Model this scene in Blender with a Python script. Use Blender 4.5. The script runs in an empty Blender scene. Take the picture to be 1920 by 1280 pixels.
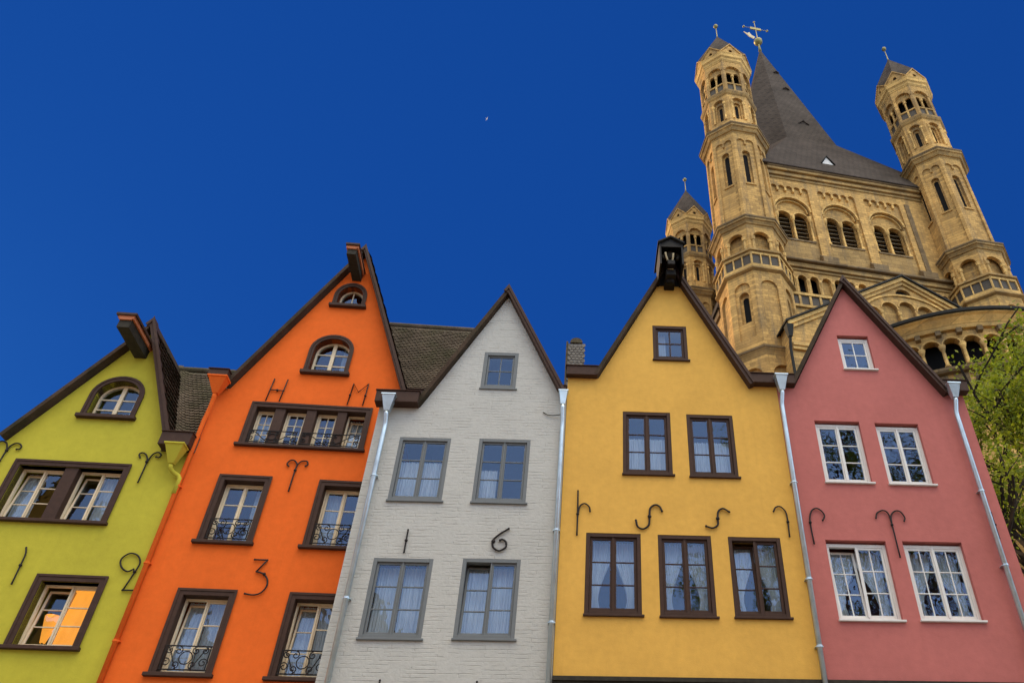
import bpy, bmesh, math, random
from mathutils import Vector, Matrix
from mathutils.geometry import delaunay_2d_cdt
random.seed(7)
R = math.radians
sc = bpy.context.scene
COL = sc.collection

# ------------------------------------------------------------------ camera
PITCH, ROLL = R(39.87), R(-0.2)
cam = bpy.data.cameras.new('camera'); camo = bpy.data.objects.new('camera', cam); COL.objects.link(camo)
cam.sensor_width = 36.0; cam.lens = 1503 / 1920 * 36.0; cam.shift_x = -(1168 - 960) / 1920
cam.clip_end = 5000; cam.clip_start = 0.1
_F = Vector((0, math.cos(PITCH), math.sin(PITCH))); _r = Vector((1, 0, 0)); _u = _r.cross(_F)
_r2 = _r * math.cos(ROLL) + _u * math.sin(ROLL); _u2 = -_r * math.sin(ROLL) + _u * math.cos(ROLL)
_M = Matrix((( _r2.x, _u2.x, -_F.x, 0), (_r2.y, _u2.y, -_F.y, 0), (_r2.z, _u2.z, -_F.z, 1.65), (0, 0, 0, 1)))
camo.matrix_world = _M
sc.camera = camo

# ------------------------------------------------------------------ sky, sun, exposure
SUN_DIR = Vector((-0.80, 0.60, 0.0)).normalized()        # the low sun stands left of and behind the houses
SUN_EL = R(24)
SKY_STRENGTH = 0.10
w = bpy.data.worlds.new('World'); sc.world = w; w.use_nodes = True
nt = w.node_tree; nt.nodes.clear()
def wn(t, **k):
    n = nt.nodes.new(t)
    for a, b in k.items(): setattr(n, a, b)
    return n
sky = wn('ShaderNodeTexSky', sky_type='NISHITA', sun_disc=False, sun_elevation=SUN_EL,
         sun_rotation=math.atan2(SUN_DIR.x, SUN_DIR.y), air_density=1.0, dust_density=0.3, ozone_density=3.0)
tc = wn('ShaderNodeTexCoord'); sep = wn('ShaderNodeSeparateXYZ'); nt.links.new(tc.outputs['Generated'], sep.inputs[0])
def wmath(op, a, b=None, c=None):
    n = wn('ShaderNodeMath', operation=op)
    for i, v in enumerate((a, b, c)):
        if v is None: continue
        if isinstance(v, (int, float)): n.inputs[i].default_value = v
        else: nt.links.new(v, n.inputs[i])
    return n.outputs[0]
def wmix(f, a, b, bt='MIX'):
    n = wn('ShaderNodeMix', data_type='RGBA', blend_type=bt)
    for s, v in ((n.inputs['Factor'], f), (n.inputs['A'], a), (n.inputs['B'], b)):
        if isinstance(v, (int, float)): s.default_value = v
        elif isinstance(v, tuple): s.default_value = v
        else: nt.links.new(v, s)
    return n.outputs['Result']
# clear polarised half of the sky (beyond the houses): evened out and saturated
hsv = wn('ShaderNodeMapRange', interpolation_type='SMOOTHSTEP')
nt.links.new(sep.outputs['Y'], hsv.inputs['Value']); hsv.inputs['From Min'].default_value = -0.28; hsv.inputs['From Max'].default_value = 0.12
even = wmix(0.78, sky.outputs[0], (1.0, 2.0, 4.2, 1))
deep = wmix(1.0, even, (0.065, 0.335, 0.83, 1), 'MULTIPLY')
# added fill light: unseen bright sky behind the viewer, lifting the shaded fronts
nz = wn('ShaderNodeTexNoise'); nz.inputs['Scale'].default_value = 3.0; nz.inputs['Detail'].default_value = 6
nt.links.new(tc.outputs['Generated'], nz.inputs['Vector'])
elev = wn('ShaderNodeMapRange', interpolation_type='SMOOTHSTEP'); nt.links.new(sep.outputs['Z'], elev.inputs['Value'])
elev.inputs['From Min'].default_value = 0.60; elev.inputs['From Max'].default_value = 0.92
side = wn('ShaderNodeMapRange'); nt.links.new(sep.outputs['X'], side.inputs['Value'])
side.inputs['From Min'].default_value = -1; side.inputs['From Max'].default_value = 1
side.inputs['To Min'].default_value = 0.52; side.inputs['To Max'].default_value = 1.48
fill_sky = wmix(elev.outputs[0], (13.6, 16.4, 21.0, 1), (54.0, 47.0, 36.0, 1))
fill_sky = wmix(1.0, fill_sky, wmix(nz.outputs[0], (0.7, 0.75, 0.85, 1), (1.2, 1.18, 1.15, 1)), 'MULTIPLY')
vm = wn('ShaderNodeVectorMath', operation='SCALE'); nt.links.new(fill_sky, vm.inputs[0]); nt.links.new(side.outputs[0], vm.inputs['Scale'])
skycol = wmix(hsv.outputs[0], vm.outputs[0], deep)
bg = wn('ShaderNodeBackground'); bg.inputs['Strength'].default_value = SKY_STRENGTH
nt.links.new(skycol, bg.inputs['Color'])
wo = wn('ShaderNodeOutputWorld'); nt.links.new(bg.outputs[0], wo.inputs[0])

sl = bpy.data.lights.new('sun', 'SUN'); sl.energy = 4.2; sl.angle = R(0.5); sl.color = (1.0, 0.70, 0.38)
so = bpy.data.objects.new('sun', sl); COL.objects.link(so)
to_sun = Vector((SUN_DIR.x * math.cos(SUN_EL), SUN_DIR.y * math.cos(SUN_EL), math.sin(SUN_EL)))
so.rotation_euler = to_sun.to_track_quat('Z', 'Y').to_euler(); so.location = (-30, 30, 60)
vs = sc.view_settings; vs.view_transform = 'Standard'; vs.look = 'None'; vs.exposure = 0.0; vs.gamma = 1.0
sc.display_settings.display_device = 'sRGB'

# ------------------------------------------------------------------ materials
def mat(name): 
    m = bpy.data.materials.new(name); m.use_nodes = True
    return m, m.node_tree, m.node_tree.nodes['Principled BSDF']
class NT:
    def __init__(s, t): s.t = t
    def n(s, ty, **k):
        x = s.t.nodes.new(ty)
        for a, b in k.items(): setattr(x, a, b)
        return x
    def l(s, a, b): s.t.links.new(a, b)
    def noise(s, vec, scale, detail=4, rough=0.55, dist=0.0):
        x = s.n('ShaderNodeTexNoise'); x.inputs['Scale'].default_value = scale; x.inputs['Detail'].default_value = detail
        x.inputs['Roughness'].default_value = rough; x.inputs['Distortion'].default_value = dist
        s.l(vec, x.inputs['Vector']); return x.outputs['Fac']
    def ramp(s, v, p0, c0, p1, c1):
        x = s.n('ShaderNodeValToRGB'); e = x.color_ramp.elements
        e[0].position, e[1].position = p0, p1
        e[0].color = c0 if isinstance(c0, tuple) else (c0, c0, c0, 1); e[1].color = c1 if isinstance(c1, tuple) else (c1, c1, c1, 1)
        s.l(v, x.inputs[0]); return x.outputs[0]
    def mix(s, f, a, b, bt='MIX'):
        x = s.n('ShaderNodeMix', data_type='RGBA', blend_type=bt)
        for k, v in ((x.inputs['Factor'], f), (x.inputs['A'], a), (x.inputs['B'], b)):
            if isinstance(v, (int, float, tuple)): k.default_value = v
            else: s.l(v, k)
        return x.outputs['Result']
    def math(s, op, a, b=0.0):
        x = s.n('ShaderNodeMath', operation=op)
        for i, v in enumerate((a, b)):
            if isinstance(v, (int, float)): x.inputs[i].default_value = v
            else: s.l(v, x.inputs[i])
        return x.outputs[0]
    def bump(s, h, strength, dist, bsdf):
        x = s.n('ShaderNodeBump'); x.inputs['Strength'].default_value = strength; x.inputs['Distance'].default_value = dist
        s.l(h, x.inputs['Height']); s.l(x.outputs[0], bsdf.inputs['Normal'])
    def coord(s, scale=(1, 1, 1), out='Object'):
        a = s.n('ShaderNodeTexCoord'); m = s.n('ShaderNodeMapping'); m.inputs['Scale'].default_value = scale
        s.l(a.outputs[out], m.inputs[0]); return m.outputs[0]
def C4(c, k=1.0): return (c[0] * k, c[1] * k, c[2] * k, 1)

def plaster(name, c, worn=0.8):
    m, t, b = mat(name); g = NT(t); co = g.coord()
    big = g.ramp(g.noise(co, 0.5, 5, 0.6), 0.3, C4(c, 0.90), 0.7, C4(c, 1.06))
    fine = g.ramp(g.noise(co, 6.0, 6, 0.6), 0.25, 0.93, 0.75, 1.06)
    col = g.mix(1.0, big, fine, 'MULTIPLY')
    streak = g.ramp(g.noise(g.coord((2.2, 2.2, 0.18)), 1.6, 6, 0.65), 0.54, 0.0, 0.80, 0.24 * worn)
    col = g.mix(streak, col, C4(c, 0.55))
    g.l(col, b.inputs['Base Color']); b.inputs['Roughness'].default_value = 0.92; b.inputs['Specular IOR Level'].default_value = 0.2
    h = g.math('ADD', g.noise(co, 3.0, 5, 0.55), g.math('MULTIPLY', g.noise(co, 55, 3), 0.25))
    g.bump(h, 0.35, 0.03, b); return m

def paint(name, c, rough=0.5, var=0.12):
    m, t, b = mat(name); g = NT(t); co = g.coord()
    f = g.ramp(g.noise(co, 9, 5, 0.6), 0.25, 1 - var, 0.75, 1 + var)
    g.l(g.mix(1.0, C4(c), f, 'MULTIPLY'), b.inputs['Base Color']); b.inputs['Roughness'].default_value = rough; b.inputs['Specular IOR Level'].default_value = 0.14
    g.bump(g.noise(g.coord((1, 1, 6)), 25, 3), 0.08, 0.01, b); return m

def stone(name, c, bw=0.55, bh=0.26, dirt=0.85, rough=0.9, mort=0.7, axis=0):
    # courses follow the turned church: u = along the wall by horizontal arc, z = height
    m, t, b = mat(name); g = NT(t)
    tcn = g.n('ShaderNodeTexCoord'); sp = g.n('ShaderNodeSeparateXYZ'); g.l(tcn.outputs['Object'], sp.inputs[0])
    h = g.math('ADD', sp.outputs['X'], g.math('MULTIPLY', sp.outputs['Y'], 0.83))
    cb = g.n('ShaderNodeCombineXYZ'); g.l(h, cb.inputs[0]); g.l(sp.outputs['Z'], cb.inputs[1])
    nz3 = g.n('ShaderNodeTexNoise'); nz3.inputs['Scale'].default_value = 1.3; g.l(tcn.outputs['Object'], nz3.inputs['Vector'])
    vmx = g.n('ShaderNodeVectorMath', operation='MULTIPLY_ADD'); vmx.inputs[1].default_value = (0.12, 0.12, 0); g.l(nz3.outputs['Color'], vmx.inputs[0]); g.l(cb.outputs[0], vmx.inputs[2])
    br = g.n('ShaderNodeTexBrick'); g.l(vmx.outputs[0], br.inputs['Vector'])
    br.inputs['Scale'].default_value = 1.0; br.inputs['Brick Width'].default_value = bw; br.inputs['Row Height'].default_value = bh
    br.inputs['Mortar Size'].default_value = 0.022; br.inputs['Mortar Smooth'].default_value = 0.4; br.inputs['Bias'].default_value = -0.1
    br.inputs['Color1'].default_value = C4((c[0] * 1.18, c[1] * 1.16, c[2] * 1.1)); br.inputs['Color2'].default_value = C4((c[0] * 0.74, c[1] * 0.72, c[2] * 0.72))
    br.inputs['Mortar'].default_value = C4(c, mort)
    co = tcn.outputs['Object']
    big = g.ramp(g.noise(co, 0.20, 8, 0.72), 0.34, 0.58, 0.66, 1.20)
    col = g.mix(1.0, br.outputs['Color'], big, 'MULTIPLY')
    fine = g.ramp(g.noise(co, 4.0, 6, 0.65), 0.3, 0.84, 0.7, 1.12)
    col = g.mix(1.0, col, fine, 'MULTIPLY')
    mp = g.n('ShaderNodeMapping'); mp.inputs['Scale'].default_value = (1.2, 1.2, 0.12); g.l(co, mp.inputs[0])
    st = g.ramp(g.noise(mp.outputs[0], 1.1, 7, 0.7), 0.50, 0.0, 0.74, dirt)
    col = g.mix(st, col, (0.10, 0.085, 0.06, 1))
    g.l(col, b.inputs['Base Color']); b.inputs['Roughness'].default_value = rough; b.inputs['Specular IOR Level'].default_value = 0.25
    hh = g.math('ADD', g.math('MULTIPLY', br.outputs['Fac'], -0.6), g.noise(co, 7, 5, 0.6))
    g.bump(hh, 0.5, 0.05, b); return m

def white_brick():
    m, t, b = mat('painted_brick'); g = NT(t)
    c = (0.44, 0.432, 0.378)
    tcn = g.n('ShaderNodeTexCoord'); sp = g.n('ShaderNodeSeparateXYZ'); g.l(tcn.outputs['Object'], sp.inputs[0])
    cb = g.n('ShaderNodeCombineXYZ'); g.l(g.math('ADD', sp.outputs['X'], sp.outputs['Y']), cb.inputs[0]); g.l(sp.outputs['Z'], cb.inputs[1])
    nz3 = g.n('ShaderNodeTexNoise'); nz3.inputs['Scale'].default_value = 2.2; nz3.inputs['Detail'].default_value = 3; g.l(tcn.outputs['Object'], nz3.inputs['Vector'])
    vmx = g.n('ShaderNodeVectorMath', operation='MULTIPLY_ADD'); vmx.inputs[1].default_value = (0.05, 0.05, 0); g.l(nz3.outputs['Color'], vmx.inputs[0]); g.l(cb.outputs[0], vmx.inputs[2])
    br = g.n('ShaderNodeTexBrick'); g.l(vmx.outputs[0], br.inputs['Vector'])
    br.inputs['Scale'].default_value = 1.0; br.inputs['Brick Width'].default_value = 0.9; br.inputs['Row Height'].default_value = 0.078
    br.inputs['Mortar Size'].default_value = 0.012; br.inputs['Mortar Smooth'].default_value = 0.5
    co = tcn.outputs['Object']
    patch = g.ramp(g.noise(g.coord((1.0, 1.0, 3.2)), 2.0, 5, 0.65), 0.46, 0.0, 0.66, 1.0)
    dep = g.math('MULTIPLY', br.outputs['Fac'], patch)
    col = g.ramp(g.noise(co, 0.5, 4), 0.3, C4(c, 0.94), 0.7, C4(c, 1.05))
    col = g.mix(g.math('MULTIPLY', dep, 0.30), col, C4(c, 0.42))
    col = g.mix(1.0, col, g.ramp(g.noise(co, 9, 5, 0.6), 0.25, 0.93, 0.75, 1.05), 'MULTIPLY')
    g.l(col, b.inputs['Base Color']); b.inputs['Roughness'].default_value = 0.85
    h = g.math('ADD', g.math('MULTIPLY', dep, -1.0), g.math('MULTIPLY', g.noise(co, 14, 4), 0.7))
    g.bump(h, 0.55, 0.025, b); return m

def tiles(name, c, moss, rowz=0.0):
    m, t, b = mat(name); g = NT(t); co = g.coord()
    col = g.ramp(g.noise(co, 1.6, 5, 0.6), 0.3, C4(c, 0.75), 0.7, C4(c, 1.3))
    col = g.mix(g.ramp(g.noise(co, 1.0, 6, 0.65), 0.48, 0.0, 0.66, 0.65), col, C4(moss))
    col = g.mix(1.0, col, g.ramp(g.noise(co, 22, 3), 0.25, 0.75, 0.75, 1.25), 'MULTIPLY')
    g.l(col, b.inputs['Base Color']); b.inputs['Roughness'].default_value = 0.9; b.inputs['Specular IOR Level'].default_value = 0.1
    g.bump(g.noise(co, 16, 4), 0.4, 0.02, b); return m

def slate():
    m, t, b = mat('slate'); g = NT(t); tcn = g.n('ShaderNodeTexCoord'); sp = g.n('ShaderNodeSeparateXYZ'); g.l(tcn.outputs['Object'], sp.inputs[0])
    cb = g.n('ShaderNodeCombineXYZ'); g.l(g.math('ADD', sp.outputs['X'], g.math('MULTIPLY', sp.outputs['Y'], 0.6)), cb.inputs[0]); g.l(sp.outputs['Z'], cb.inputs[1])
    br = g.n('ShaderNodeTexBrick'); g.l(cb.outputs[0], br.inputs['Vector']); br.inputs['Scale'].default_value = 1.0
    br.inputs['Brick Width'].default_value = 0.5; br.inputs['Row Height'].default_value = 0.42; br.inputs['Mortar Size'].default_value = 0.02
    br.inputs['Color1'].default_value = (0.070, 0.054, 0.041, 1); br.inputs['Color2'].default_value = (0.054, 0.042, 0.032, 1); br.inputs['Mortar'].default_value = (0.027, 0.022, 0.018, 1)
    co = tcn.outputs['Object']
    col = g.mix(1.0, br.outputs['Color'], g.ramp(g.noise(co, 0.35, 6, 0.65), 0.3, 0.75, 0.7, 1.25), 'MULTIPLY')
    g.l(col, b.inputs['Base Color']); b.inputs['Roughness'].default_value = 0.8; b.inputs['Specular IOR Level'].default_value = 0.06
    g.bump(g.math('ADD', g.math('MULTIPLY', br.outputs['Fac'], -0.5), g.noise(co, 2.5, 4)), 0.35, 0.06, b); return m

def metal(name, c, rough, metallic=0.85):
    m, t, b = mat(name); g = NT(t); co = g.coord()
    g.l(g.mix(1.0, C4(c), g.ramp(g.noise(co, 4, 5, 0.6), 0.25, 0.82, 0.75, 1.12), 'MULTIPLY'), b.inputs['Base Color'])
    b.inputs['Metallic'].default_value = metallic
    g.l(g.ramp(g.noise(co, 7, 4), 0.3, rough * 0.8, 0.7, rough * 1.25), b.inputs['Roughness']); return m

def glass():
    m, t, b = mat('window_glass'); g = NT(t); out = t.nodes['Material Output']; t.nodes.remove(b)
    gl = g.n('ShaderNodeBsdfGlossy'); gl.inputs['Roughness'].default_value = 0.015; gl.inputs['Color'].default_value = (0.50, 0.68, 1, 1)
    tr = g.n('ShaderNodeBsdfTransparent'); tr.inputs['Color'].default_value = (0.74, 0.80, 0.83, 1)
    fr = g.n('ShaderNodeLayerWeight'); fr.inputs['Blend'].default_value = 0.5
    f = g.math('ADD', g.math('MULTIPLY', g.math('POWER', fr.outputs['Facing'], 3.5), 0.75), 0.095)
    bp = g.n('ShaderNodeBump'); bp.inputs['Strength'].default_value = 0.10; bp.inputs['Distance'].default_value = 0.05
    g.l(g.noise(g.coord(), 2.4, 2), bp.inputs['Height']); g.l(bp.outputs[0], gl.inputs['Normal'])
    mx = g.n('ShaderNodeMixShader'); g.l(f, mx.inputs[0]); g.l(tr.outputs[0], mx.inputs[1]); g.l(gl.outputs[0], mx.inputs[2])
    g.l(mx.outputs[0], out.inputs[0]); return m

def curtain_mat(name, c, trans=0.0):
    m, t, b = mat(name); g = NT(t); co = g.coord((1, 1, 0.1))
    g.l(g.mix(1.0, C4(c), g.ramp(g.noise(co, 18, 3), 0.3, 0.8, 0.7, 1.1), 'MULTIPLY'), b.inputs['Base Color'])
    b.inputs['Roughness'].default_value = 0.95; return m

def glow_mat(name, c, s):
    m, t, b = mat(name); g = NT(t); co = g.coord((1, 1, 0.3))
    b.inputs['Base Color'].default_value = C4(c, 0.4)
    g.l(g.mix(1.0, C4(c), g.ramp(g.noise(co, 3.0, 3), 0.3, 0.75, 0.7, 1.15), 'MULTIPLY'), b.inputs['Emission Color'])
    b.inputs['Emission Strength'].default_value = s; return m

def leaf_mat(name, c, tcol):
    m, t, b = mat(name); g = NT(t); out = t.nodes['Material Output']
    ge = g.n('ShaderNodeNewGeometry')
    col = g.ramp(ge.outputs['Random Per Island'], 0.0, C4(c, 0.55), 1.0, C4(c, 1.45))
    g.l(col, b.inputs['Base Color']); b.inputs['Roughness'].default_value = 0.6; b.inputs['Specular IOR Level'].default_value = 0.3
    tl = g.n('ShaderNodeBsdfTranslucent'); tl.inputs['Color'].default_value = C4(tcol)
    mx = g.n('ShaderNodeMixShader'); mx.inputs[0].default_value = 0.4; g.l(b.outputs[0], mx.inputs[1]); g.l(tl.outputs[0], mx.inputs[2])
    g.l(mx.outputs[0], out.inputs[0]); return m

def paving():
    m, t, b = mat('paving'); g = NT(t); co = g.coord()
    br = g.n('ShaderNodeTexBrick'); g.l(co, br.inputs['Vector']); br.inputs['Scale'].default_value = 5.0
    br.inputs['Color1'].default_value = (0.36, 0.34, 0.30, 1); br.inputs['Color2'].default_value = (0.28, 0.265, 0.24, 1); br.inputs['Mortar'].default_value = (0.12, 0.11, 0.10, 1)
    g.l(g.mix(1.0, br.outputs['Color'], g.ramp(g.noise(co, 0.6, 5), 0.3, 0.85, 0.7, 1.1), 'MULTIPLY'), b.inputs['Base Color'])
    b.inputs['Roughness'].default_value = 0.85; g.bump(br.outputs['Fac'], -0.3, 0.01, b); return m

MAT = dict(
    green=plaster('lime_plaster', (0.455, 0.405, 0.038)), orange=plaster('orange_plaster', (0.74, 0.13, 0.0155)),
    yellow=plaster('yellow_plaster', (0.675, 0.378, 0.073)), pink=plaster('pink_plaster', (0.455, 0.142, 0.118)),
    white=white_brick(),
    brown=paint('brown_wood', (0.054, 0.029, 0.019), 0.6, 0.2), dark_wood=paint('weathered_wood', (0.035, 0.03, 0.02), 0.7, 0.35),
    black_wood=paint('blackened_wood', (0.010, 0.008, 0.006), 0.55, 0.3),
    copper=paint('orange_moulding', (0.50, 0.17, 0.07), 0.55), cream=paint('cream_paint', (0.70, 0.57, 0.37), 0.45, 0.06),
    grey=paint('grey_paint', (0.150, 0.160, 0.155), 0.45, 0.06), whitep=paint('white_paint', (0.68, 0.66, 0.60), 0.4, 0.05),
    iron=paint('wrought_iron', (0.022, 0.018, 0.016), 0.5, 0.3), zinc=metal('zinc', (0.52, 0.60, 0.62), 0.42),
    glass=glass(), net=curtain_mat('net_curtain', (0.66, 0.68, 0.68)), blind=curtain_mat('roller_blind', (0.75, 0.62, 0.40)),
    tile=tiles('roof_tile', (0.112, 0.086, 0.058), (0.055, 0.055, 0.024)), tile_mossy=tiles('mossy_roof_tile', (0.06, 0.04, 0.026), (0.020, 0.025, 0.011)),
    slate=slate(), pale_slate=paint('pale_slate', (0.17, 0.155, 0.13), 0.75, 0.3), stone=stone('tuff_stone', (0.525, 0.312, 0.096)), stone_fine=stone('carved_stone', (0.64, 0.40, 0.128), 0.9, 0.4, 0.5),
    stone_warm=stone('cornice_stone', (0.36, 0.225, 0.078), 0.9, 0.4, 0.6),
    stone_dark=stone('weathered_stone', (0.185, 0.122, 0.055), 0.9, 0.4, 0.7), lead=paint('lead_sheet', (0.022, 0.021, 0.017), 0.75),
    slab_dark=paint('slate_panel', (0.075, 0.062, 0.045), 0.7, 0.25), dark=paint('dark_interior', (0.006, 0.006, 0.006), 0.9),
    louvre=paint('louvre_wood', (0.22, 0.16, 0.085), 0.7), gold=metal('gilded_copper', (0.25, 0.22, 0.08), 0.5, 0.6),
    pale=paint('pale_stone_panel', (0.55, 0.52, 0.46), 0.8), rope=paint('pale_carving', (0.52, 0.42, 0.24), 0.6),
    glow=glow_mat('orange_glow', (1.0, 0.36, 0.04), 1.35), leaf=leaf_mat('spring_leaf', (0.145, 0.19, 0.016), (0.29, 0.36, 0.02)),
    bark=paint('bark', (0.035, 0.028, 0.02), 0.9, 0.4), paving=paving(), feather=paint('white_feather', (0.8, 0.8, 0.8), 0.8, 0.03),
    room=paint('room_wall', (0.10, 0.09, 0.08), 0.9),
)

# ------------------------------------------------------------------ mesh helpers
SHIFT = Vector((0, 0, 0))
class MB:
    def __init__(s): s.bm = bmesh.new()
    def poly(s, pts):
        try: return s.bm.faces.new([s.bm.verts.new(p) for p in pts])
        except ValueError: return None
    def box(s, x0, x1, y0, y1, z0, z1, f=None):
        P = [(x, y, z) for z in (z0, z1) for y in (y0, y1) for x in (x0, x1)]
        if f: P = [f(Vector(p)) for p in P]
        v = [s.bm.verts.new(p) for p in P]
        for q in ((0, 2, 3, 1), (4, 5, 7, 6), (0, 1, 5, 4), (2, 6, 7, 3), (0, 4, 6, 2), (1, 3, 7, 5)):
            s.bm.faces.new([v[i] for i in q])
        return s
    def loft(s, rings, cap=True, closed=True):
        V = [[s.bm.verts.new(p) for p in r] for r in rings]; n = len(V[0])
        for a, b in zip(V, V[1:]):
            for i in range(n if closed else n - 1):
                j = (i + 1) % n; s.bm.faces.new((a[i], a[j], b[j], b[i]))
        if cap and n > 2:
            s.bm.faces.new(list(reversed(V[0]))); s.bm.faces.new(V[-1])
        return s
    def prism(s, pts, a, b, f):                  # polygon (2D) swept from a to b through f(p, q, depth)
        return s.loft([[f(p, q, a) for p, q in pts], [f(p, q, b) for p, q in pts]])
    def lathe(s, prof, c=(0, 0), n=16, ph=0.0, cap=True):
        return s.loft([[(c[0] + r * math.cos(ph + 2 * math.pi * i / n), c[1] + r * math.sin(ph + 2 * math.pi * i / n), z) for i in range(n)] for z, r in prof], cap)
    def tube(s, pts, r, n=6, r1=None):
        pts = [Vector(p) for p in pts]; rings = []
        for i, p in enumerate(pts):
            d = (pts[min(i + 1, len(pts) - 1)] - pts[max(i - 1, 0)]).normalized()
            a = d.orthogonal() if abs(d.z) > 0.9 else d.cross(Vector((0, 0, 1)))
            if abs(d.y) < 0.7: a = d.cross(Vector((0, 1, 0)))
            a.normalize(); b = d.cross(a)
            rr = r if r1 is None else r + (r1 - r) * i / (len(pts) - 1)
            rings.append([p + a * rr * math.cos(2 * math.pi * k / n) + b * rr * math.sin(2 * math.pi * k / n) for k in range(n)])
        return s.loft(rings)
    def ball(s, c, r, n=10, sx=1, sy=1, sz=1):
        rings = []
        for i in range(1, n):
            a = math.pi * i / n
            rings.append([(c[0] + sx * r * math.sin(a) * math.cos(2 * math.pi * k / n), c[1] + sy * r * math.sin(a) * math.sin(2 * math.pi * k / n), c[2] - sz * r * math.cos(a)) for k in range(n)])
        return s.loft(rings)
    def slab(s, outer, holes, f, d0, d1, back=True):   # wall plate with true openings, mapped by f(u, z, depth)
        loops = [outer] + list(holes); co = []; ed = []
        for lp in loops:
            b = len(co); co += [Vector(p) for p in lp]; ed += [(b + i, b + (i + 1) % len(lp)) for i in range(len(lp))]
        ov, oe, of, *_ = delaunay_2d_cdt(co, ed, [], 0, 1e-6)
        def inside(c, lp):
            r = False
            for i in range(len(lp)):
                a, b = lp[i], lp[i - 1]
                if (a[1] > c[1]) != (b[1] > c[1]) and c[0] < (b[0] - a[0]) * (c[1] - a[1]) / (b[1] - a[1]) + a[0]: r = not r
            return r
        keep = []
        for t in of:
            c = sum((ov[i] for i in t), Vector((0, 0))) / len(t)
            if inside(c, outer) and not any(inside(c, h) for h in holes): keep.append(t)
        of = keep
        fv = [s.bm.verts.new(f(p.x, p.y, d0)) for p in ov]
        for t in of: s.bm.faces.new([fv[i] for i in t])
        if back:
            bv = [s.bm.verts.new(f(p.x, p.y, d1)) for p in ov]
            for t in of: s.bm.faces.new([bv[i] for i in reversed(t)])
        for lp in loops:
            a = [s.bm.verts.new(f(p[0], p[1], d0)) for p in lp]; b = [s.bm.verts.new(f(p[0], p[1], d1)) for p in lp]
            for i in range(len(lp)):
                j = (i + 1) % len(lp); s.bm.faces.new((a[i], a[j], b[j], b[i]))
        return s
    def build(s, name, m, parent=None, smooth=False, label=None, bevel=0.0):
        bmesh.ops.remove_doubles(s.bm, verts=s.bm.verts, dist=1e-5)
        bmesh.ops.recalc_face_normals(s.bm, faces=s.bm.faces)
        if SHIFT.length: bmesh.ops.translate(s.bm, verts=s.bm.verts, vec=-SHIFT)
        me = bpy.data.meshes.new(name); s.bm.to_mesh(me); s.bm.free()
        me.materials.append(MAT[m])
        if smooth:
            for p in me.polygons: p.use_smooth = True
        o = bpy.data.objects.new(name, me); COL.objects.link(o)
        if parent: o.parent = parent
        if label: o['label'] = label
        if bevel:
            md = o.modifiers.new('bevel', 'BEVEL'); md.width = bevel; md.segments = 1; md.limit_method = 'ANGLE'
        return o
def tag(o, label, cat, group=None, kind=None):
    o['label'] = label; o['category'] = cat
    if group: o['group'] = group
    if kind: o['kind'] = kind
    return o
def empty(name, loc, rz=0):
    e = bpy.data.objects.new(name, None); COL.objects.link(e); e.location = loc; e.rotation_euler = (0, 0, rz); e.empty_display_size = 0.3
    return e
def copy_tree(o, parent=None):
    c = o.copy(); COL.objects.link(c); c.parent = parent
    for ch in list(o.children): copy_tree(ch, c)
    return c
FL = lambda u, z, d: (u, d, z)                    # facade mapping: depth d grows into the house
def rect(u0, u1, z0, z1): return [(u0, z0), (u1, z0), (u1, z1), (u0, z1)]
def arch(u0, u1, z0, zs, zt=None, n=14):          # doorway shape: straight jambs to zs, round head to zt
    c, r = (u0 + u1) / 2, (u1 - u0) / 2; zt = zs + r if zt is None else zt
    return [(u0, z0), (u1, z0)] + [(c + r * math.cos(math.pi * i / n), zs + (zt - zs) * math.sin(math.pi * i / n)) for i in range(n + 1)]
def spline(pts, k=6):
    pts = [Vector(p) for p in pts]; P = [pts[0] * 2 - pts[1]] + pts + [pts[-1] * 2 - pts[-2]]; out = []
    for i in range(1, len(P) - 2):
        a, b, c, d = P[i - 1:i + 3]
        for j in range(k):
            t = j / k
            out.append(0.5 * ((2 * b) + (c - a) * t + (2 * a - 5 * b + 4 * c - d) * t * t + (3 * b - a - 3 * c + d) * t ** 3))
    return out + [pts[-1]]

# ------------------------------------------------------------------ ground
g = MB(); g.poly([(-400, -400, 0), (400, -400, 0), (400, 400, 0), (-400, 400, 0)])
go = g.build('ground', 'paving'); go['kind'] = 'structure'; tag(go, 'stone paved ground of the old market square', 'ground')

# ------------------------------------------------------------------ house parts
def wall(house, outer, holes, m, depth=7.0):
    b = MB(); b.slab(outer, holes, FL, 0.0, 0.34)
    n = len(outer); V0 = [FL(u, z, 0.34) for u, z in outer]; V1 = [FL(u, z, depth) for u, z in outer]
    a = [b.bm.verts.new(p) for p in V0]; c = [b.bm.verts.new(p) for p in V1]
    for i in range(n): b.bm.faces.new((a[i], a[(i + 1) % n], c[(i + 1) % n], c[i]))
    b.bm.faces.new(c)
    return b.build('wall', m, house)

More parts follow.
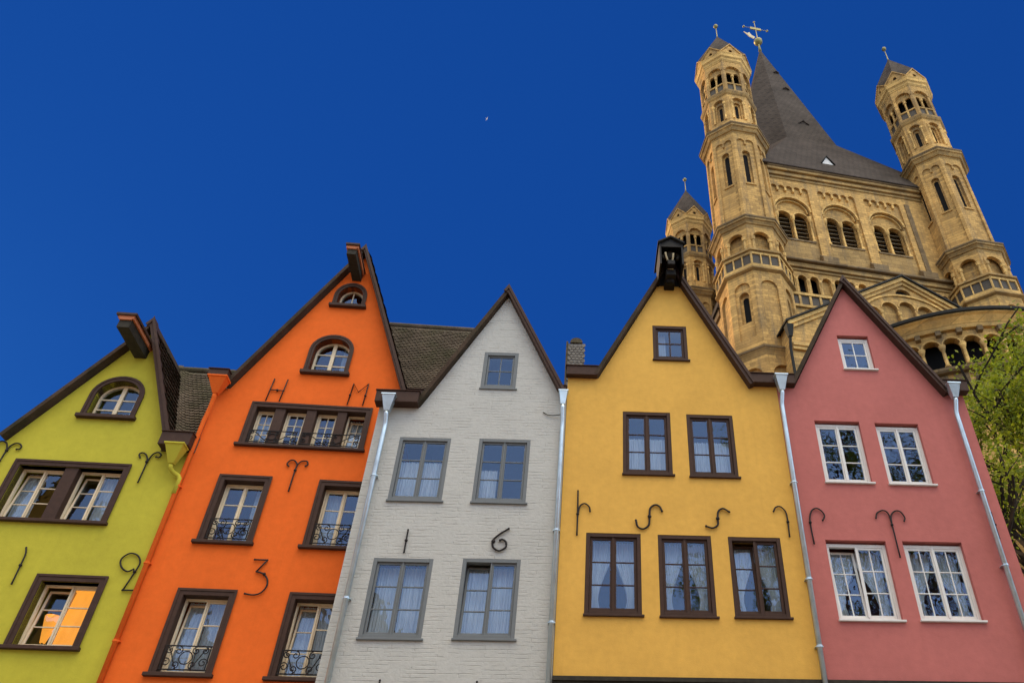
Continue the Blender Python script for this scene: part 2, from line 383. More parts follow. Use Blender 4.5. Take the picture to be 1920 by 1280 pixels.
def casement(fr, gl, u0, u1, z0, z1, y, rows=3, cols=1, s=0.05, mun=0.026, tilt=0.0, th=0.045):
    f = lambda p: Vector((p.x, p.y + tilt * (p.z - z0) / (z1 - z0), p.z))
    fr.box(u0, u0 + s, y, y + th, z0, z1, f); fr.box(u1 - s, u1, y, y + th, z0, z1, f)
    fr.box(u0 + s, u1 - s, y + .002, y + th - .002, z0, z0 + s * 1.15, f); fr.box(u0 + s, u1 - s, y + .002, y + th - .002, z1 - s, z1, f)
    for i in range(1, rows):
        z = z0 + s + (z1 - z0 - 2 * s) * i / rows; fr.box(u0 + s, u1 - s, y + .008, y + th - .006, z - mun / 2, z + mun / 2, f)
    for i in range(1, cols):
        u = u0 + s + (u1 - u0 - 2 * s) * i / cols; fr.box(u - mun / 2, u + mun / 2, y + .010, y + th - .008, z0 + s * 1.15, z1 - s, f)
    gl.poly([f(Vector(p)) for p in ((u0 + s, y + .022, z0 + s), (u1 - s, y + .022, z0 + s), (u1 - s, y + .022, z1 - s), (u0 + s, y + .022, z1 - s))])

def curtain(win, u0, u1, z0, z1, y, style, m='net'):
    def sheet(a, c, fn=None):
        b = MB(); n = 40; rows = 14; V = []; ph0 = random.random() * 6
        for j in range(rows + 1):
            z = z1 + (z0 - z1) * j / rows; t = j / rows
            aa, cc = (a, c) if fn is None else fn(a, c, t)
            V.append([b.bm.verts.new((aa + (cc - aa) * i / n, y + .022 * math.sin(i * 1.35 + ph0) + .012 * math.sin(i * .6 + 2 * t + ph0), z)) for i in range(n + 1)])
        for j in range(rows):
            for i in range(n): b.bm.faces.new((V[j][i], V[j][i + 1], V[j + 1][i + 1], V[j + 1][i]))
        b.build('curtain', m, win, smooth=True)
    mid = (u0 + u1) / 2
    if style == 'full': sheet(u0, mid - .01); sheet(mid + .01, u1)
    elif style == 'left': sheet(u0, u0 + .38 * (u1 - u0))
    elif style == 'right': sheet(u1 - .30 * (u1 - u0), u1)
    elif style == 'sides': sheet(u0, u0 + .2 * (u1 - u0)); sheet(u1 - .22 * (u1 - u0), u1)
    elif style == 'tied':
        k = lambda t: 1 - .60 * math.sin(min(t / .80, 1) * math.pi / 2) ** 2.6 + (.14 * (t - .80) / .20 if t > .80 else 0)
        sheet(u0, mid, lambda a, c, t: (a, a + (c - a) * k(t))); sheet(mid, u1, lambda a, c, t: (c - (c - a) * k(t), c))

def window(house, u0, u1, z0, z1, fm, rec=.05, f=.05, rows=3, cols=1, ncas=2, tilt=(0, 0), cur='full', sill=.05, sill_m=None, mun=.026, s=.05, mull=.035, y_ext=0.0, tilt_cas=None, curt_top=1.0):
    fr, gl = MB(), MB()
    fr.box(u0, u0 + f, rec - y_ext, rec + .09, z0, z1); fr.box(u1 - f, u1, rec - y_ext, rec + .09, z0, z1)
    fr.box(u0 + f, u1 - f, rec - y_ext + .002, rec + .088, z1 - f, z1); fr.box(u0 + f, u1 - f, rec - y_ext + .002, rec + .088, z0, z0 + f)
    iu0, iu1, iz0, iz1 = u0 + f, u1 - f, z0 + f, z1 - f
    wd = (iu1 - iu0) / ncas
    for k in range(ncas):
        a, c = iu0 + k * wd, iu0 + (k + 1) * wd
        if k: fr.box(a - mull / 2, a + mull / 2, rec - .012, rec + .03, iz0, iz1)
        tl = tilt[k] if k < len(tilt) else 0
        casement(fr, gl, a + .004, c - .004, iz0, iz1 - (.03 if tl else 0), rec + .012 + (.02 if tl else 0), rows, cols, s, mun, tl)
    wo = fr.build('window', fm, house, bevel=.004)
    gl.build('pane', 'glass', wo)
    if cur: curtain(wo, iu0, iu1, iz0, iz0 + (iz1 - iz0) * curt_top, rec + .28, cur)
    if sill:
        b = MB(); b.box(u0 - .02, u1 + .045, -sill, rec + .01, z0 - .045, z0 - .002); b.build('sill', sill_m or fm, wo, bevel=.006)
    return wo

def ring(outer, inner, m, name, parent, d0, d1, bevel=0):
    b = MB(); b.slab(outer, [inner], FL, d0, d1); return b.build(name, m, parent, bevel=bevel)

def framed_window(house, u0, u1, z0, z1, t=.13, ncas=2, rows=3, posts=None, tilt=(0, 0), cur='sides', cols=1, sillx=.08, rail=None):
    """brown moulded casing standing proud of the plaster, deep brown reveal, cream casements"""
    fr, gl = MB(), MB(); y = .17
    hu0, hu1, hz0, hz1 = u0 + t, u1 - t, z0 + .06, z1 - t
    bays = [(hu0, hu1)] if not posts else []
    if posts:
        e = [hu0] + [p for q in posts for p in q] + [hu1]; bays = [(e[i], e[i + 1]) for i in range(0, len(e), 2)]
    for k, (a, c) in enumerate(bays):
        f = .04
        fr.box(a, a + f, y, y + .08, hz0, hz1); fr.box(c - f, c, y, y + .08, hz0, hz1)
        fr.box(a + f, c - f, y + .002, y + .078, hz1 - f, hz1); fr.box(a + f, c - f, y + .002, y + .078, hz0, hz0 + f)
        wd = (c - a - 2 * f) / ncas
        for j in range(ncas):
            p, q = a + f + j * wd, a + f + (j + 1) * wd
            if j: fr.box(p - .02, p + .02, y - .012, y + .03, hz0 + f, hz1 - f)
            tl = tilt[k * ncas + j] if k * ncas + j < len(tilt) else 0
            casement(fr, gl, p + .004, q - .004, hz0 + f, hz1 - f - (.03 if tl else 0), y + .012 + (.02 if tl else 0), rows, cols, .042, .024, tl)
    wo = fr.build('window', 'cream', house, bevel=.004)
    gl.build('pane', 'glass', wo)
    if cur: curtain(wo, hu0, hu1, hz0, hz1, y + .25, cur)
    b = MB(); O = rect(u0, u1, z0, z1); I = rect(hu0, hu1, hz0, hz1)
    b.slab(O, [I], FL, -.035, .0); b.slab(rect(u0 - .012, u1 + .012, z0 + .01, z1 + .012), [rect(u0 + .045, u1 - .045, z0 + .02, z1 - .045)], FL, -.05, -.034)
    b.slab(rect(hu0 - .012, hu1 + .012, hz0 - .01, hz1 + .012), [I], FL, -.002, y + .09)
    if posts:
        for p, q in posts: b.box(p, q, .0, y + .1, hz0, hz1)
    b.build('surround', 'brown', wo, bevel=.006)
    b = MB(); b.box(u0 - sillx, u1 + sillx * .5, -.10, y, z0 - .035, z0 + .035); b.build('sill', 'brown', wo, bevel=.008)
    if rail:
        segs = rail if isinstance(rail, list) else [(hu0 + .01, hu1 - .01)]
        for a, c in segs: railing(wo, a, c, hz0 + .05, hz0 + (.36 if len(segs) > 1 else .5))
    return wo

def arched_window(house, u0, u1, z0, zs, zt, t=.11, fm='cream', rows=2, mull=True, cur=None, sillx=.06):
    y = .19; hu0, hu1, hz0, hzt = u0 + t, u1 - t, z0 + .04, zt - t
    I = arch(hu0, hu1, hz0, zs, hzt); fr, gl = MB(), MB(); f = .05
    I2 = arch(hu0 + f, hu1 - f, hz0 + f, zs, hzt - f)
    fr.slab(I, [I2], FL, y, y + .08); c = (hu0 + hu1) / 2
    if mull: fr.box(c - .045, c + .045, y - .01, y + .05, hz0 + f * .8, hzt - f * .6)
    else: fr.box(c - .014, c + .014, y + .01, y + .05, hz0 + f * .8, hzt - f * .6)
    zz = [hz0 + (zs - hz0) * (i + 1) / rows for i in range(rows)] if mull else [hz0 + .16]
    for z in zz:
        fr.box(hu0 + f * .8, c - (.045 if mull else .014), y + .012, y + .045, z - .014, z + .014)
        fr.box(c + (.045 if mull else .014), hu1 - f * .8, y + .012, y + .045, z - .014, z + .014)
    wo = fr.build('window', fm, house)
    gl.poly([FL(u, z, y + .03) for u, z in I2]); gl.build('pane', 'glass', wo)
    if cur: curtain(wo, hu0, hu1, hz0, hzt, y + .25, cur)
    b = MB(); O = arch(u0, u1, z0, zs, zt)
    b.slab(O, [I], FL, -.035, 0); b.slab(arch(u0 - .012, u1 + .012, z0 + .01, zs, zt + .012), [arch(u0 + .04, u1 - .04, z0 + .02, zs, zt - .04)], FL, -.05, -.034)
    b.slab(arch(hu0 - .012, hu1 + .012, hz0 - .01, zs, hzt + .012), [I], FL, -.002, y + .09)
    b.build('surround', 'brown', wo)
    b = MB(); b.box(u0 - sillx, u1 + sillx, -.12, y, z0 - .06, z0 + .03); b.build('sill', 'brown', wo, bevel=.008)
    return wo

def railing(win, u0, u1, z0, z1):
    b = MB(); y = -.01; r = .011
    P = lambda u, z: (u, y, z)
    b.tube([P(u0, z1), P(u1, z1)], .014); b.tube([P(u0, z0), P(u1, z0)], .014)
    for u in (u0 + .02, u1 - .02): b.tube([P(u, z0), P(u, z1)], .013)
    h = z1 - z0; c = (u0 + u1) / 2; w_ = u1 - u0; zc = (z0 + z1) / 2
    b.tube([P(c + .27 * h * math.cos(a * math.pi / 10), zc + .27 * h * math.sin(a * math.pi / 10)) for a in range(21)], r)
    def scroll(cx, cz, rad, a0, turns, sg):
        return [P(cx + rad * (1 - .75 * t / 18) * math.cos(a0 + sg * turns * 2 * math.pi * t / 18), cz + rad * (1 - .75 * t / 18) * math.sin(a0 + sg * turns * 2 * math.pi * t / 18)) for t in range(19)]
    for sgn in (-1, 1):
        b.tube(scroll(c + sgn * .36 * h, z1 - .2 * h, .17 * h, math.pi / 2, 1.2, sgn), r)
        b.tube(scroll(c + sgn * .36 * h, z0 + .2 * h, .17 * h, -math.pi / 2, 1.2, -sgn), r)
        x0, x1 = c + sgn * .30 * h, c + sgn * (w_ / 2 - .03)
        b.tube(spline([P(x0, z0 + .05 * h), P(x0 + (x1 - x0) * .3, z0 + .35 * h), P(x0 + (x1 - x0) * .6, z0 + .72 * h), P(x1 - (x1 - x0) * .12, z1 - .05 * h)]), r)
        b.tube(scroll(c + sgn * (w_ / 2 - .17 * h - .02), z0 + .3 * h, .2 * h, 0 if sgn > 0 else math.pi, 1.3, sgn), r)
        b.tube(scroll(c + sgn * (w_ / 2 - .2 * h - .02), z1 - .2 * h, .15 * h, math.pi / 2, 1.3, -sgn), r)
    return b.build('railing', 'iron', win)

def anchor(house, strokes, label, r=.0175, knot=None, straight=False):
    b = MB(); y = -.035
    for st in strokes:
        pts = [(u, y, z) for u, z in st]
        pts = pts if (straight or len(pts) < 3) else [tuple(p) for p in spline(pts, 5)]
        b.tube(pts, r, 6)
        for e in (st[0], st[-1]): b.ball((e[0], y, e[1]), r * 1.25, 6)
    for k in (knot or []):
        b.ball((k[0], y, k[1]), r * 2.0, 8); b.tube([(k[0], y, k[1]), (k[0], .05, k[1])], r * .9)
    return b.build('wall_anchor', 'iron', house, smooth=True, label=label)

def verge(house, foot_l, apex, foot_r, t=.20, over=.20, depth=.03, m='brown'):
    """brown barge boards with their soffits along both slopes of a gable"""
    for a, bb in ((foot_l, apex), (apex, foot_r)):
        a, bb = Vector(a), Vector(bb); d = (bb - a).normalized(); n = Vector((-d.y, d.x))
        b = MB()
        e = .10 * d if a == Vector(foot_l) else Vector((0, 0)); e2 = .10 * d if bb == Vector(foot_r) else Vector((0, 0))
        ap = Vector((apex[0], apex[1])); k = t / abs(n.x * 0 + n.y) if abs(n.y) > 1e-6 else t
        top = lambda p: (p[0], p[1] + k)
        if tuple(a) == tuple(foot_l): pts = [tuple(a - e), tuple(ap), top(ap), tuple(a - e + n * t)]
        else: pts = [tuple(ap), tuple(bb + e2), tuple(bb + e2 + n * t), top(ap)]
        b.prism(pts, -over, depth, FL)
        # raised lip along the upper edge
        q = [Vector(p) for p in pts]
        if tuple(a) == tuple(foot_l): lip = [tuple(q[3] - n * .055), tuple(q[2] - Vector((0, .055 * k / t))), tuple(q[2] + Vector((0, .02))), tuple(q[3] + n * .02)]
        else: lip = [tuple(q[3] - Vector((0, .055 * k / t))), tuple(q[2] - n * .055), tuple(q[2] + n * .02), tuple(q[3] + Vector((0, .02)))]
        b.prism(lip, -over - .03, -over + .002, FL)
        b.build('barge_board', m, house)

def tile_field(b, O, U, V, nrm, nu, nv, su, sv, lift=None, keep=None, t=1.0):
    """overlapping plain tiles, one small tilted plate each"""
    O, U, V, nrm = Vector(O), Vector(U).normalized(), Vector(V).normalized(), Vector(nrm).normalized()
    for j in range(nv):
        for i in range(nu):
            off = .5 * su if j % 2 else 0
            a = i * su + off; h0 = j * sv
            if keep and not keep(a + su / 2, h0 + sv / 2): continue
            l0 = lift(a, h0) if lift else 0; l1 = lift(a + su, h0) if lift else 0
            jj = random.uniform(-.008, .008); jt = random.uniform(0, .010) * t
            p = lambda x, h, e: O + U * x + V * h + nrm * e
            x0, x1 = a + .004, a + su - .004; xm = (x0 + x1) / 2; lm = (l0 + l1) / 2
            top = [p(x0, h0 + l0 + jj + .02, .052 * t + jt), p(xm, h0 + lm + jj - .012, .056 * t + jt), p(x1, h0 + l1 + jj + .02, .052 * t + jt), p(x1, h0 + l1 + sv * 1.35, .004), p(x0, h0 + l0 + sv * 1.35, .004)]
            bot = [q - nrm * .034 * t for q in top[:3]]
            tv = [b.bm.verts.new(q) for q in top]; bv = [b.bm.verts.new(q) for q in bot]
            b.bm.faces.new(tv); b.bm.faces.new((bv[0], bv[1], tv[1], tv[0])); b.bm.faces.new((bv[1], bv[2], tv[2], tv[1]))

def gable_roof(house, foot_l, apex, foot_r, k=.2, y0=-.2, y1=6.5, m='tile_mossy', right_tiles=False, left_tiles=False):
    b = MB()
    for a, c in ((foot_l, apex), (foot_r, apex)):
        a, c = Vector(a), Vector(c); d = (c - a).normalized(); n = Vector((-d.y, d.x)); n = n if n.y > 0 else -n
        kk = k / n.y
        pts = [tuple(a + n * .02), (c.x, c.y + .02 / n.y), (c.x, c.y + kk), tuple(a + n * k)]
        b.prism(pts, y0 + .004, y1, FL)
    if right_tiles:
        a, c = Vector(foot_r), Vector(apex); d = (c - a).normalized(); n = Vector((d.y, -d.x)); n = n if n.y > 0 else -n
        L = (c - a).length + k * .55
        tile_field(b, (a.x + n.x * k, y0 + .02, a.y + n.y * k), (0, 1, 0), (d.x, 0, d.y), (n.x, 0, n.y), int(4.0 / .2), int(L / .2), .2, .2)
    if left_tiles:
        a, c = Vector(foot_l), Vector(apex); d = (c - a).normalized(); n = Vector((-d.y, d.x))
        tile_field(b, (a.x + n.x * k - d.x * .9, y0 + .02 + 2.0, a.y + n.y * k - d.y * .9), (0, -1, 0), (d.x, 0, d.y), (n.x, 0, n.y), 10, int(((c - a).length + .9) / .2), .2, .2, t=.25)
    o = b.build('roof', m, house)
    return o

def gutter(house, u0, u1, z0, z1, m='brown', out=.22, inner=.02):
    b = MB(); b.box(u0, u1, -out, inner, z0, z1 - .03); b.box(u0 - .02, u1 + .02, -out - .03, inner + .002, z1 - .028, z1)
    return b.build('gutter', m, house, bevel=.01)

def downpipe(house, pts, r=.05, m='zinc', hop=None, bands=()):
    b = MB(); b.tube(pts, r, 12); p = b.build('downpipe', m, house, smooth=True)
    if hop:
        u, zt, zb, wt, wb, yb = hop
        b = MB()
        ringp = lambda z, wd, ya, yc: [(u - wd / 2, ya, z), (u + wd / 2, ya, z), (u + wd / 2, yc, z), (u - wd / 2, yc, z)]
        b.loft([ringp(zb, wb, yb - wb * .6, yb + wb * .4), ringp(zt - .04, wt, yb - wt * .62, yb + .04), ringp(zt - .04, wt + .04, yb - wt * .68, yb + .05), ringp(zt, wt + .04, yb - wt * .68, yb + .05)])
        b.build('hopper', m, p, bevel=.006)
    for i in bands:
        q = Vector(pts[-1]); a = Vector(pts[-2]); t = (i - a.z) / (q.z - a.z); c = a + (q - a) * t
        b = MB(); b.lathe([(c.z - .02, r + .012), (c.z + .02, r + .012)], (c.x, c.y), 12); b.box(c.x - r - .025, c.x + r + .025, c.y - .006, c.y + .12, c.z - .008, c.z + .008)
        b.build('pipe_bracket', m, p)
    return p

AY, AO = R(3.3), R(6.2)
def frame_pt(P, ang, u): return (P[0] + u * math.cos(ang), P[1] + u * math.sin(ang), 0)
PY = (0.0, 16.0)
PO = (-5.8004 - .5 * math.sin(AO), 15.6656 + .5 * math.cos(AO))
GROUP = 'gabled houses standing in a row'
def house(u0, u1, P, ang, label):
    global SHIFT
    uc = (u0 + u1) / 2; SHIFT = Vector((uc, 0, 0))
    h = empty('gabled_house', frame_pt(P, ang, uc), ang); tag(h, label, 'house', GROUP); return h

# ------------------------------------------------------------------ lime green house
H = house(-9.2, -4.03, PO, AO, 'lime green house with a tall pointed gable, furthest left of the row')
FLt, AP, FR = (-8.11, 11.56), (-6.14, 14.94), (-4.70, 11.73)
outer = [(-9.2, 0), (-4.03, 0), (-4.03, 11.73), FR, AP, FLt, (-9.2, 11.56)]
holes = [arch(-6.74, -5.76, 12.37, 12.95, 13.38), rect(-7.54, -5.35, 9.71, 10.97), rect(-5.94, -4.83, 7.09, 8.36), rect(-8.75, -7.6, 7.09, 8.36)]
wall(H, outer, holes, 'green')
arched_window(H, -6.85, -5.65, 12.33, 12.95, 13.49, cur='right')
framed_window(H, -7.67, -5.22, 9.65, 11.10, posts=[(-6.58, -6.30)], tilt=(.14, 0, .14, 0), cur='sides')
wl = framed_window(H, -6.07, -4.70, 7.03, 8.49, tilt=(.13, 0), cur=None)
b = MB(); b.box(-5.46, -4.70, .40, .43, 7.1, 8.35); b.build('curtain', 'glow', wl, label='flat sheet with an orange glow put in, behind the right pane')  # sheet emits the orange itself, in place of a reflection in the pane
framed_window(H, -8.88, -7.47, 7.03, 8.49, cur='sides')
gable_roof(H, FLt, AP, FR, k=.11, y0=-.22, right_tiles=True)
verge(H, FLt, AP, FR, t=.13, over=.25)
b = MB(); b.box(-4.75, -4.0, -.02, .1, 11.5, 11.9); 
ez, rz, bk = 11.85, 15.15, 1.85
b.loft([[(-6.3, .1, ez), (-4.04, .1, ez)], [(-6.3, bk, rz), (-4.04, bk, rz)], [(-6.3, 2 * bk, ez), (-4.04, 2 * bk, ez)]], cap=False, closed=False)
tile_field(b, (-6.3, .1, ez), (1, 0, 0), (0, bk - .1, rz - ez), (0, -(rz - ez), bk - .1), 19, 27, .12, .132, t=.7, lift=lambda a, h: .45 * max(0, 1 - max(0, a - (1.50 - h * .40)) / .55) ** 2)
b.tube([(-6.2, bk, rz + .03), (-4.04, bk, rz + .03)], .09, 8)
b.build('roof', 'tile', H, label='lower tiled roof between the gables')
gutter(H, -4.72, -4.05, 11.50, 11.86, out=.34)
downpipe(H, [(-4.30, -.22, 11.05), (-4.30, -.20, 10.98), (-4.25, -.12, 10.92), (-4.10, -.09, 10.84), (-4.06, -.09, 10.78), (-4.06, -.09, 10.4)], .05, 'green', hop=(-4.30, 11.5, 11.06, .40, .12, -.2))
b = MB()
b.box(-6.29, -6.01, -1.20, .3, 14.10, 14.38); b.build('hoist_beam', 'dark_wood', H)
b = MB(); b.box(-6.38, -5.92, -1.29, .05, 14.42, 14.48); b.build('beam_cover', 'brown', H)
b = MB(); b.box(-6.33, -6.292, -1.245, .0, 14.35, 14.42); b.box(-6.008, -5.965, -1.245, .0, 14.33, 14.42); b.box(-6.292, -6.008, -1.245, -1.202, 14.31, 14.42); b.build('beam_moulding', 'copper', H)
anchor(H, [[(-4.93, 10.67), (-4.93, 11.19), (-5.01, 11.37), (-5.11, 11.42), (-5.16, 11.37), (-5.11, 11.29)], [(-4.93, 11.19), (-4.87, 11.39), (-4.77, 11.45), (-4.69, 11.39), (-4.71, 11.32), (-4.78, 11.33)]], 'forked iron anchor with two curled arms beside the paired window', knot=[(-4.93, 11.19)])
anchor(H, [[(-7.99, 10.75), (-7.97, 11.30), (-7.9, 11.47), (-7.79, 11.49), (-7.71, 11.42), (-7.72, 11.35), (-7.78, 11.34)], [(-7.97, 11.30), (-8.05, 11.48), (-8.17, 11.53), (-8.24, 11.47), (-8.2, 11.4)]], 'forked iron anchor cut by the left edge', knot=[(-7.97, 11.30)])
anchor(H, [[(-6.54, 9.04), (-6.49, 8.9), (-6.48, 8.7), (-6.47, 8.27)]], 'iron figure 1', knot=[(-6.48, 8.66)])
anchor(H, [[(-4.28, 8.67), (-4.39, 8.62), (-4.54, 8.72), (-4.6, 8.88), (-4.48, 9.01), (-4.32, 8.98), (-4.21, 8.84), (-4.22, 8.67), (-4.32, 8.24)], [(-4.33, 8.225), (-4.08, 8.23)]], 'iron figure 2', knot=[(-4.24, 8.62)])

# ------------------------------------------------------------------ orange house
H = house(-4.02, .45, PO, AO, 'bright orange house with letters H and M and the tallest gable of the row')
FLt, AP, FR = (-3.77, 13.35), (-1.49, 18.16), (.33, 13.46)
outer = [(-4.02, 0), (.45, 0), (.45, 13.46), FR, AP, FLt, (-4.02, 13.35)]
fw = [(-3.26, -2.12, 9.34, 10.97), (-1.06, .08, 9.32, 10.95), (-3.26, -2.10, 6.61, 8.31), (-1.04, .12, 6.59, 8.31)]
inset = lambda u0, u1, z0, z1, t=.12: rect(u0 + t, u1 - t, z0 + .06, z1 - t)
holes = [arch(-1.90, -1.25, 16.30, 16.62, 16.99), arch(-2.09, -1.21, 14.02, 14.72, 15.11), inset(-3.12, -.28, 11.78, 12.99)] + [inset(*f_) for f_ in fw]
wall(H, outer, holes, 'orange')
arched_window(H, -2.0, -1.15, 16.26, 16.62, 17.09, t=.10, mull=False, sillx=.06)
arched_window(H, -2.19, -1.11, 13.98, 14.72, 15.21, t=.10, cur='right')
framed_window(H, -3.12, -.28, 11.78, 12.99, posts=[(-2.55, -2.31), (-1.81, -1.58), (-1.08, -.86)], cols=2, ncas=1, tilt=(0, 0, 0, .16), cur='sides', rail=[(-2.98, -1.87), (-1.78, -.43)])
framed_window(H, *fw[0], cur='right', rail=True)
framed_window(H, *fw[1], cur='left', rail=True)
framed_window(H, *fw[2], tilt=(.15, 0), cur='full', rail=True)
framed_window(H, *fw[3], tilt=(.15, 0), cur='full', rail=True)
gable_roof(H, FLt, AP, FR, k=.11, y0=-.22, right_tiles=True)
verge(H, FLt, AP, FR, t=.10, over=.26)
gutter(H, -4.24, -3.78, 13.42, 13.66, out=.40)
gutter(H, .36, 1.75, 13.46, 13.62, out=.10)
ez, rz, bk = 13.58, 17.65, 2.32
b = MB()
b.loft([[(.2, .08, ez), (1.9, .08, ez)], [(-1.35, bk, rz), (1.9, bk, rz)], [(.2, 2 * bk, ez), (1.9, 2 * bk, ez)]], cap=False, closed=False)
tile_field(b, (-1.46, .08, ez), (1, 0, 0), (0, bk - .08, rz - ez), (0, -(rz - ez), bk - .08), 28, 38, .12, .118, t=.62, keep=lambda a, h: -1.46 + a > .33 - (h * .872 + .1) / 2.587 - .12)
b.tube([(-1.3, bk, rz + .02), (1.9, bk, rz + .02)], .085, 8)
for u in (.75, 1.3): b.box(u - .03, u + .03, bk - .34, bk - .28, rz - .52, rz - .38)
b.build('roof', 'tile', H, label='tiled roof between orange and white gables')
downpipe(H, [(-3.97, -.22, 13.02), (-3.97, -.2, 12.95), (-4.0, -.12, 12.7), (-4.05, -.07, 12.3), (-4.045, -.07, 6.0)], .05, 'orange', hop=(-3.96, 13.42, 13.02, .42, .12, -.2), bands=(10.6, 8.8, 7.2))
b = MB(); b.box(-1.66, -1.42, -1.05, .3, 17.22, 17.46); b.build('hoist_beam', 'dark_wood', H)
b = MB(); b.box(-1.72, -1.36, -1.14, .02, 17.50, 17.56); b.build('beam_cover', 'brown', H)
b = MB(); b.box(-1.70, -1.66, -1.09, 0, 17.42, 17.50); b.box(-1.42, -1.38, -1.09, 0, 17.42, 17.50); b.box(-1.66, -1.42, -1.09, -1.04, 17.40, 17.50); b.build('beam_moulding', 'copper', H)
anchor(H, [[(-2.80, 13.69), (-2.84, 13.05)], [(-2.48, 13.69), (-2.52, 13.06)], [(-2.82, 13.37), (-2.49, 13.36)]], 'iron letter H', r=.0155, knot=[(-2.65, 13.365)], straight=True)
anchor(H, [[(-.91, 13.07), (-.88, 13.70), (-.72, 13.45), (-.52, 13.72), (-.54, 13.08)]], 'iron letter M', r=.0155, knot=[(-.90, 13.35), (-.53, 13.35)], straight=True)
anchor(H, [[(-1.68, 10.64), (-1.67, 11.19), (-1.66, 11.31), (-1.74, 11.42), (-1.84, 11.42), (-1.89, 11.33), (-1.84, 11.27)], [(-1.66, 11.31), (-1.59, 11.41), (-1.47, 11.42), (-1.43, 11.34), (-1.47, 11.29)]], 'forked iron anchor with two curled arms', knot=[(-1.67, 11.17)])
anchor(H, [[(-1.95, 8.99), (-1.69, 8.99)], [(-1.69, 8.985), (-1.84, 8.735)], [(-1.84, 8.73), (-1.70, 8.69), (-1.59, 8.59), (-1.55, 8.44), (-1.62, 8.29), (-1.76, 8.23), (-1.94, 8.25)]], 'iron figure 3', knot=[(-1.67, 8.68)])

# ------------------------------------------------------------------ white brick house
H = house(-5.82, -1.385, PY, AY, 'white painted brick house with grey windows between the orange and yellow houses')
FLt, AP, FR = (-4.87, 12.74), (-3.08, 16.42), (-1.55, 13.20)
outer = [(-5.82, 0), (-1.385, 0), (-1.385, 13.20), FR, AP, FLt, (-5.82, 12.74)]
W = [(-5.19, -4.01, 10.27, 11.90), (-3.36, -2.17, 10.27, 11.92), (-5.21, -3.98, 7.26, 8.92), (-3.37, -2.165, 7.28, 8.95), (-3.51, -2.65, 13.38, 14.51)]
wall(H, outer, [rect(*x) for x in W], 'white')
kw = dict(rec=.03, f=.078, s=.048, mull=.03, sill=.05, y_ext=.03)
window(H, *W[0], 'grey', cur='full', curt_top=.72, **kw)
window(H, *W[1], 'grey', cur='left', curt_top=.6, **kw)
window(H, *W[2], 'grey', cur='full', **kw)
window(H, *W[3], 'grey', cur='full', tilt=(.15, 0), **kw)
window(H, *W[4], 'grey', rows=2, cols=2, ncas=1, cur=None, rec=.03, f=.09, s=.048, sill=.04, y_ext=.03)
gable_roof(H, FLt, AP, FR, k=.12, y0=-.18)
verge(H, FLt, AP, FR, t=.12, over=.2)
gutter(H, -5.90, -4.89, 12.72, 13.06, out=.26)
gutter(H, -1.545, -1.40, 13.20, 13.40, out=.2)
downpipe(H, [(-5.56, -.24, 12.45), (-5.56, -.24, 12.38), (-5.56, -.13, 12.2), (-5.56, -.12, 12.1), (-5.56, -.12, 6.0)], .055, hop=(-5.56, 12.86, 12.44, .30, .13, -.22), bands=(10.8, 8.0))
downpipe(H, [(-1.46, -.22, 12.80), (-1.46, -.2, 12.72), (-1.45, -.10, 12.4), (-1.45, -.08, 12.2), (-1.45, -.08, 6.0)], .05, hop=(-1.46, 13.18, 12.80, .2, .11, -.2), bands=(9.6, 7.6))
b = MB(); b.tube(spline([(-1.42, -.10, 12.62), (-1.6, -.06, 12.60), (-1.8, -.03, 12.62), (-1.93, -.02, 12.70)]), .012); b.build('cable', 'dark_wood', H)
anchor(H, [[(-4.61, 9.55), (-4.61, 9.31), (-4.61, 9.04)]], 'iron figure 1', knot=[(-4.61, 9.31)])
anchor(H, [[(-2.48, 9.63), (-2.66, 9.50), (-2.79, 9.35), (-2.77, 9.20), (-2.64, 9.12), (-2.51, 9.2), (-2.51, 9.32), (-2.59, 9.38), (-2.64, 9.36)]], 'iron figure 6', r=.022, knot=[(-2.78, 9.33)])
anchor(H, [[(-4.62, 6.46), (-4.62, 5.9)]], 'straight iron anchor below the lower window', knot=[(-4.62, 6.2)])
anchor(H, [[(-2.80, 6.46), (-2.80, 5.9)]], 'straight iron anchor at the wall foot', knot=[(-2.80, 6.2)])

# ------------------------------------------------------------------ yellow house
H = house(-1.375, 3.86, PY, AY, 'yellow house with brown windows and a dark wooden hoist hood at its gable tip')
FLt, AP, FR = (-.62, 13.78), (1.28, 17.70), (3.11, 13.69)
outer = [(-1.375, 0), (3.86, 0), (3.86, 13.69), FR, AP, FLt, (-1.375, 13.78)]
W = [(.78, 1.68, 14.45, 15.60), (-.01, 1.14, 11.08, 12.81), (1.53, 2.66, 11.06, 12.78), (-.81, .37, 7.81, 9.60), (.74, 1.90, 7.80, 9.59), (2.27, 3.42, 7.81, 9.58)]
wall(H, outer, [rect(*x) for x in W], 'yellow')
kw = dict(rec=.035, f=.085, s=.06, mull=.05, sill=.06, y_ext=.03)
window(H, *W[0], 'brown', rows=2, cols=2, ncas=1, cur='left', rec=.035, f=.085, s=.06, sill=.06, y_ext=.03, mun=.035)
window(H, *W[1], 'brown', cur='full', curt_top=.68, **kw)
window(H, *W[2], 'brown', cur='full', curt_top=.66, **kw)
window(H, *W[3], 'brown', cur='tied', **kw)
window(H, *W[4], 'brown', cur='tied', **kw)
window(H, *W[5], 'brown', cur='tied', tilt=(.16, 0), **kw)
gable_roof(H, FLt, AP, FR, k=.12, y0=-.18)
verge(H, FLt, AP, FR, t=.14, over=.22)
gutter(H, -1.42, -.64, 13.77, 14.06, out=.17); gutter(H, 3.12, 4.30, 13.68, 13.98, out=.20)
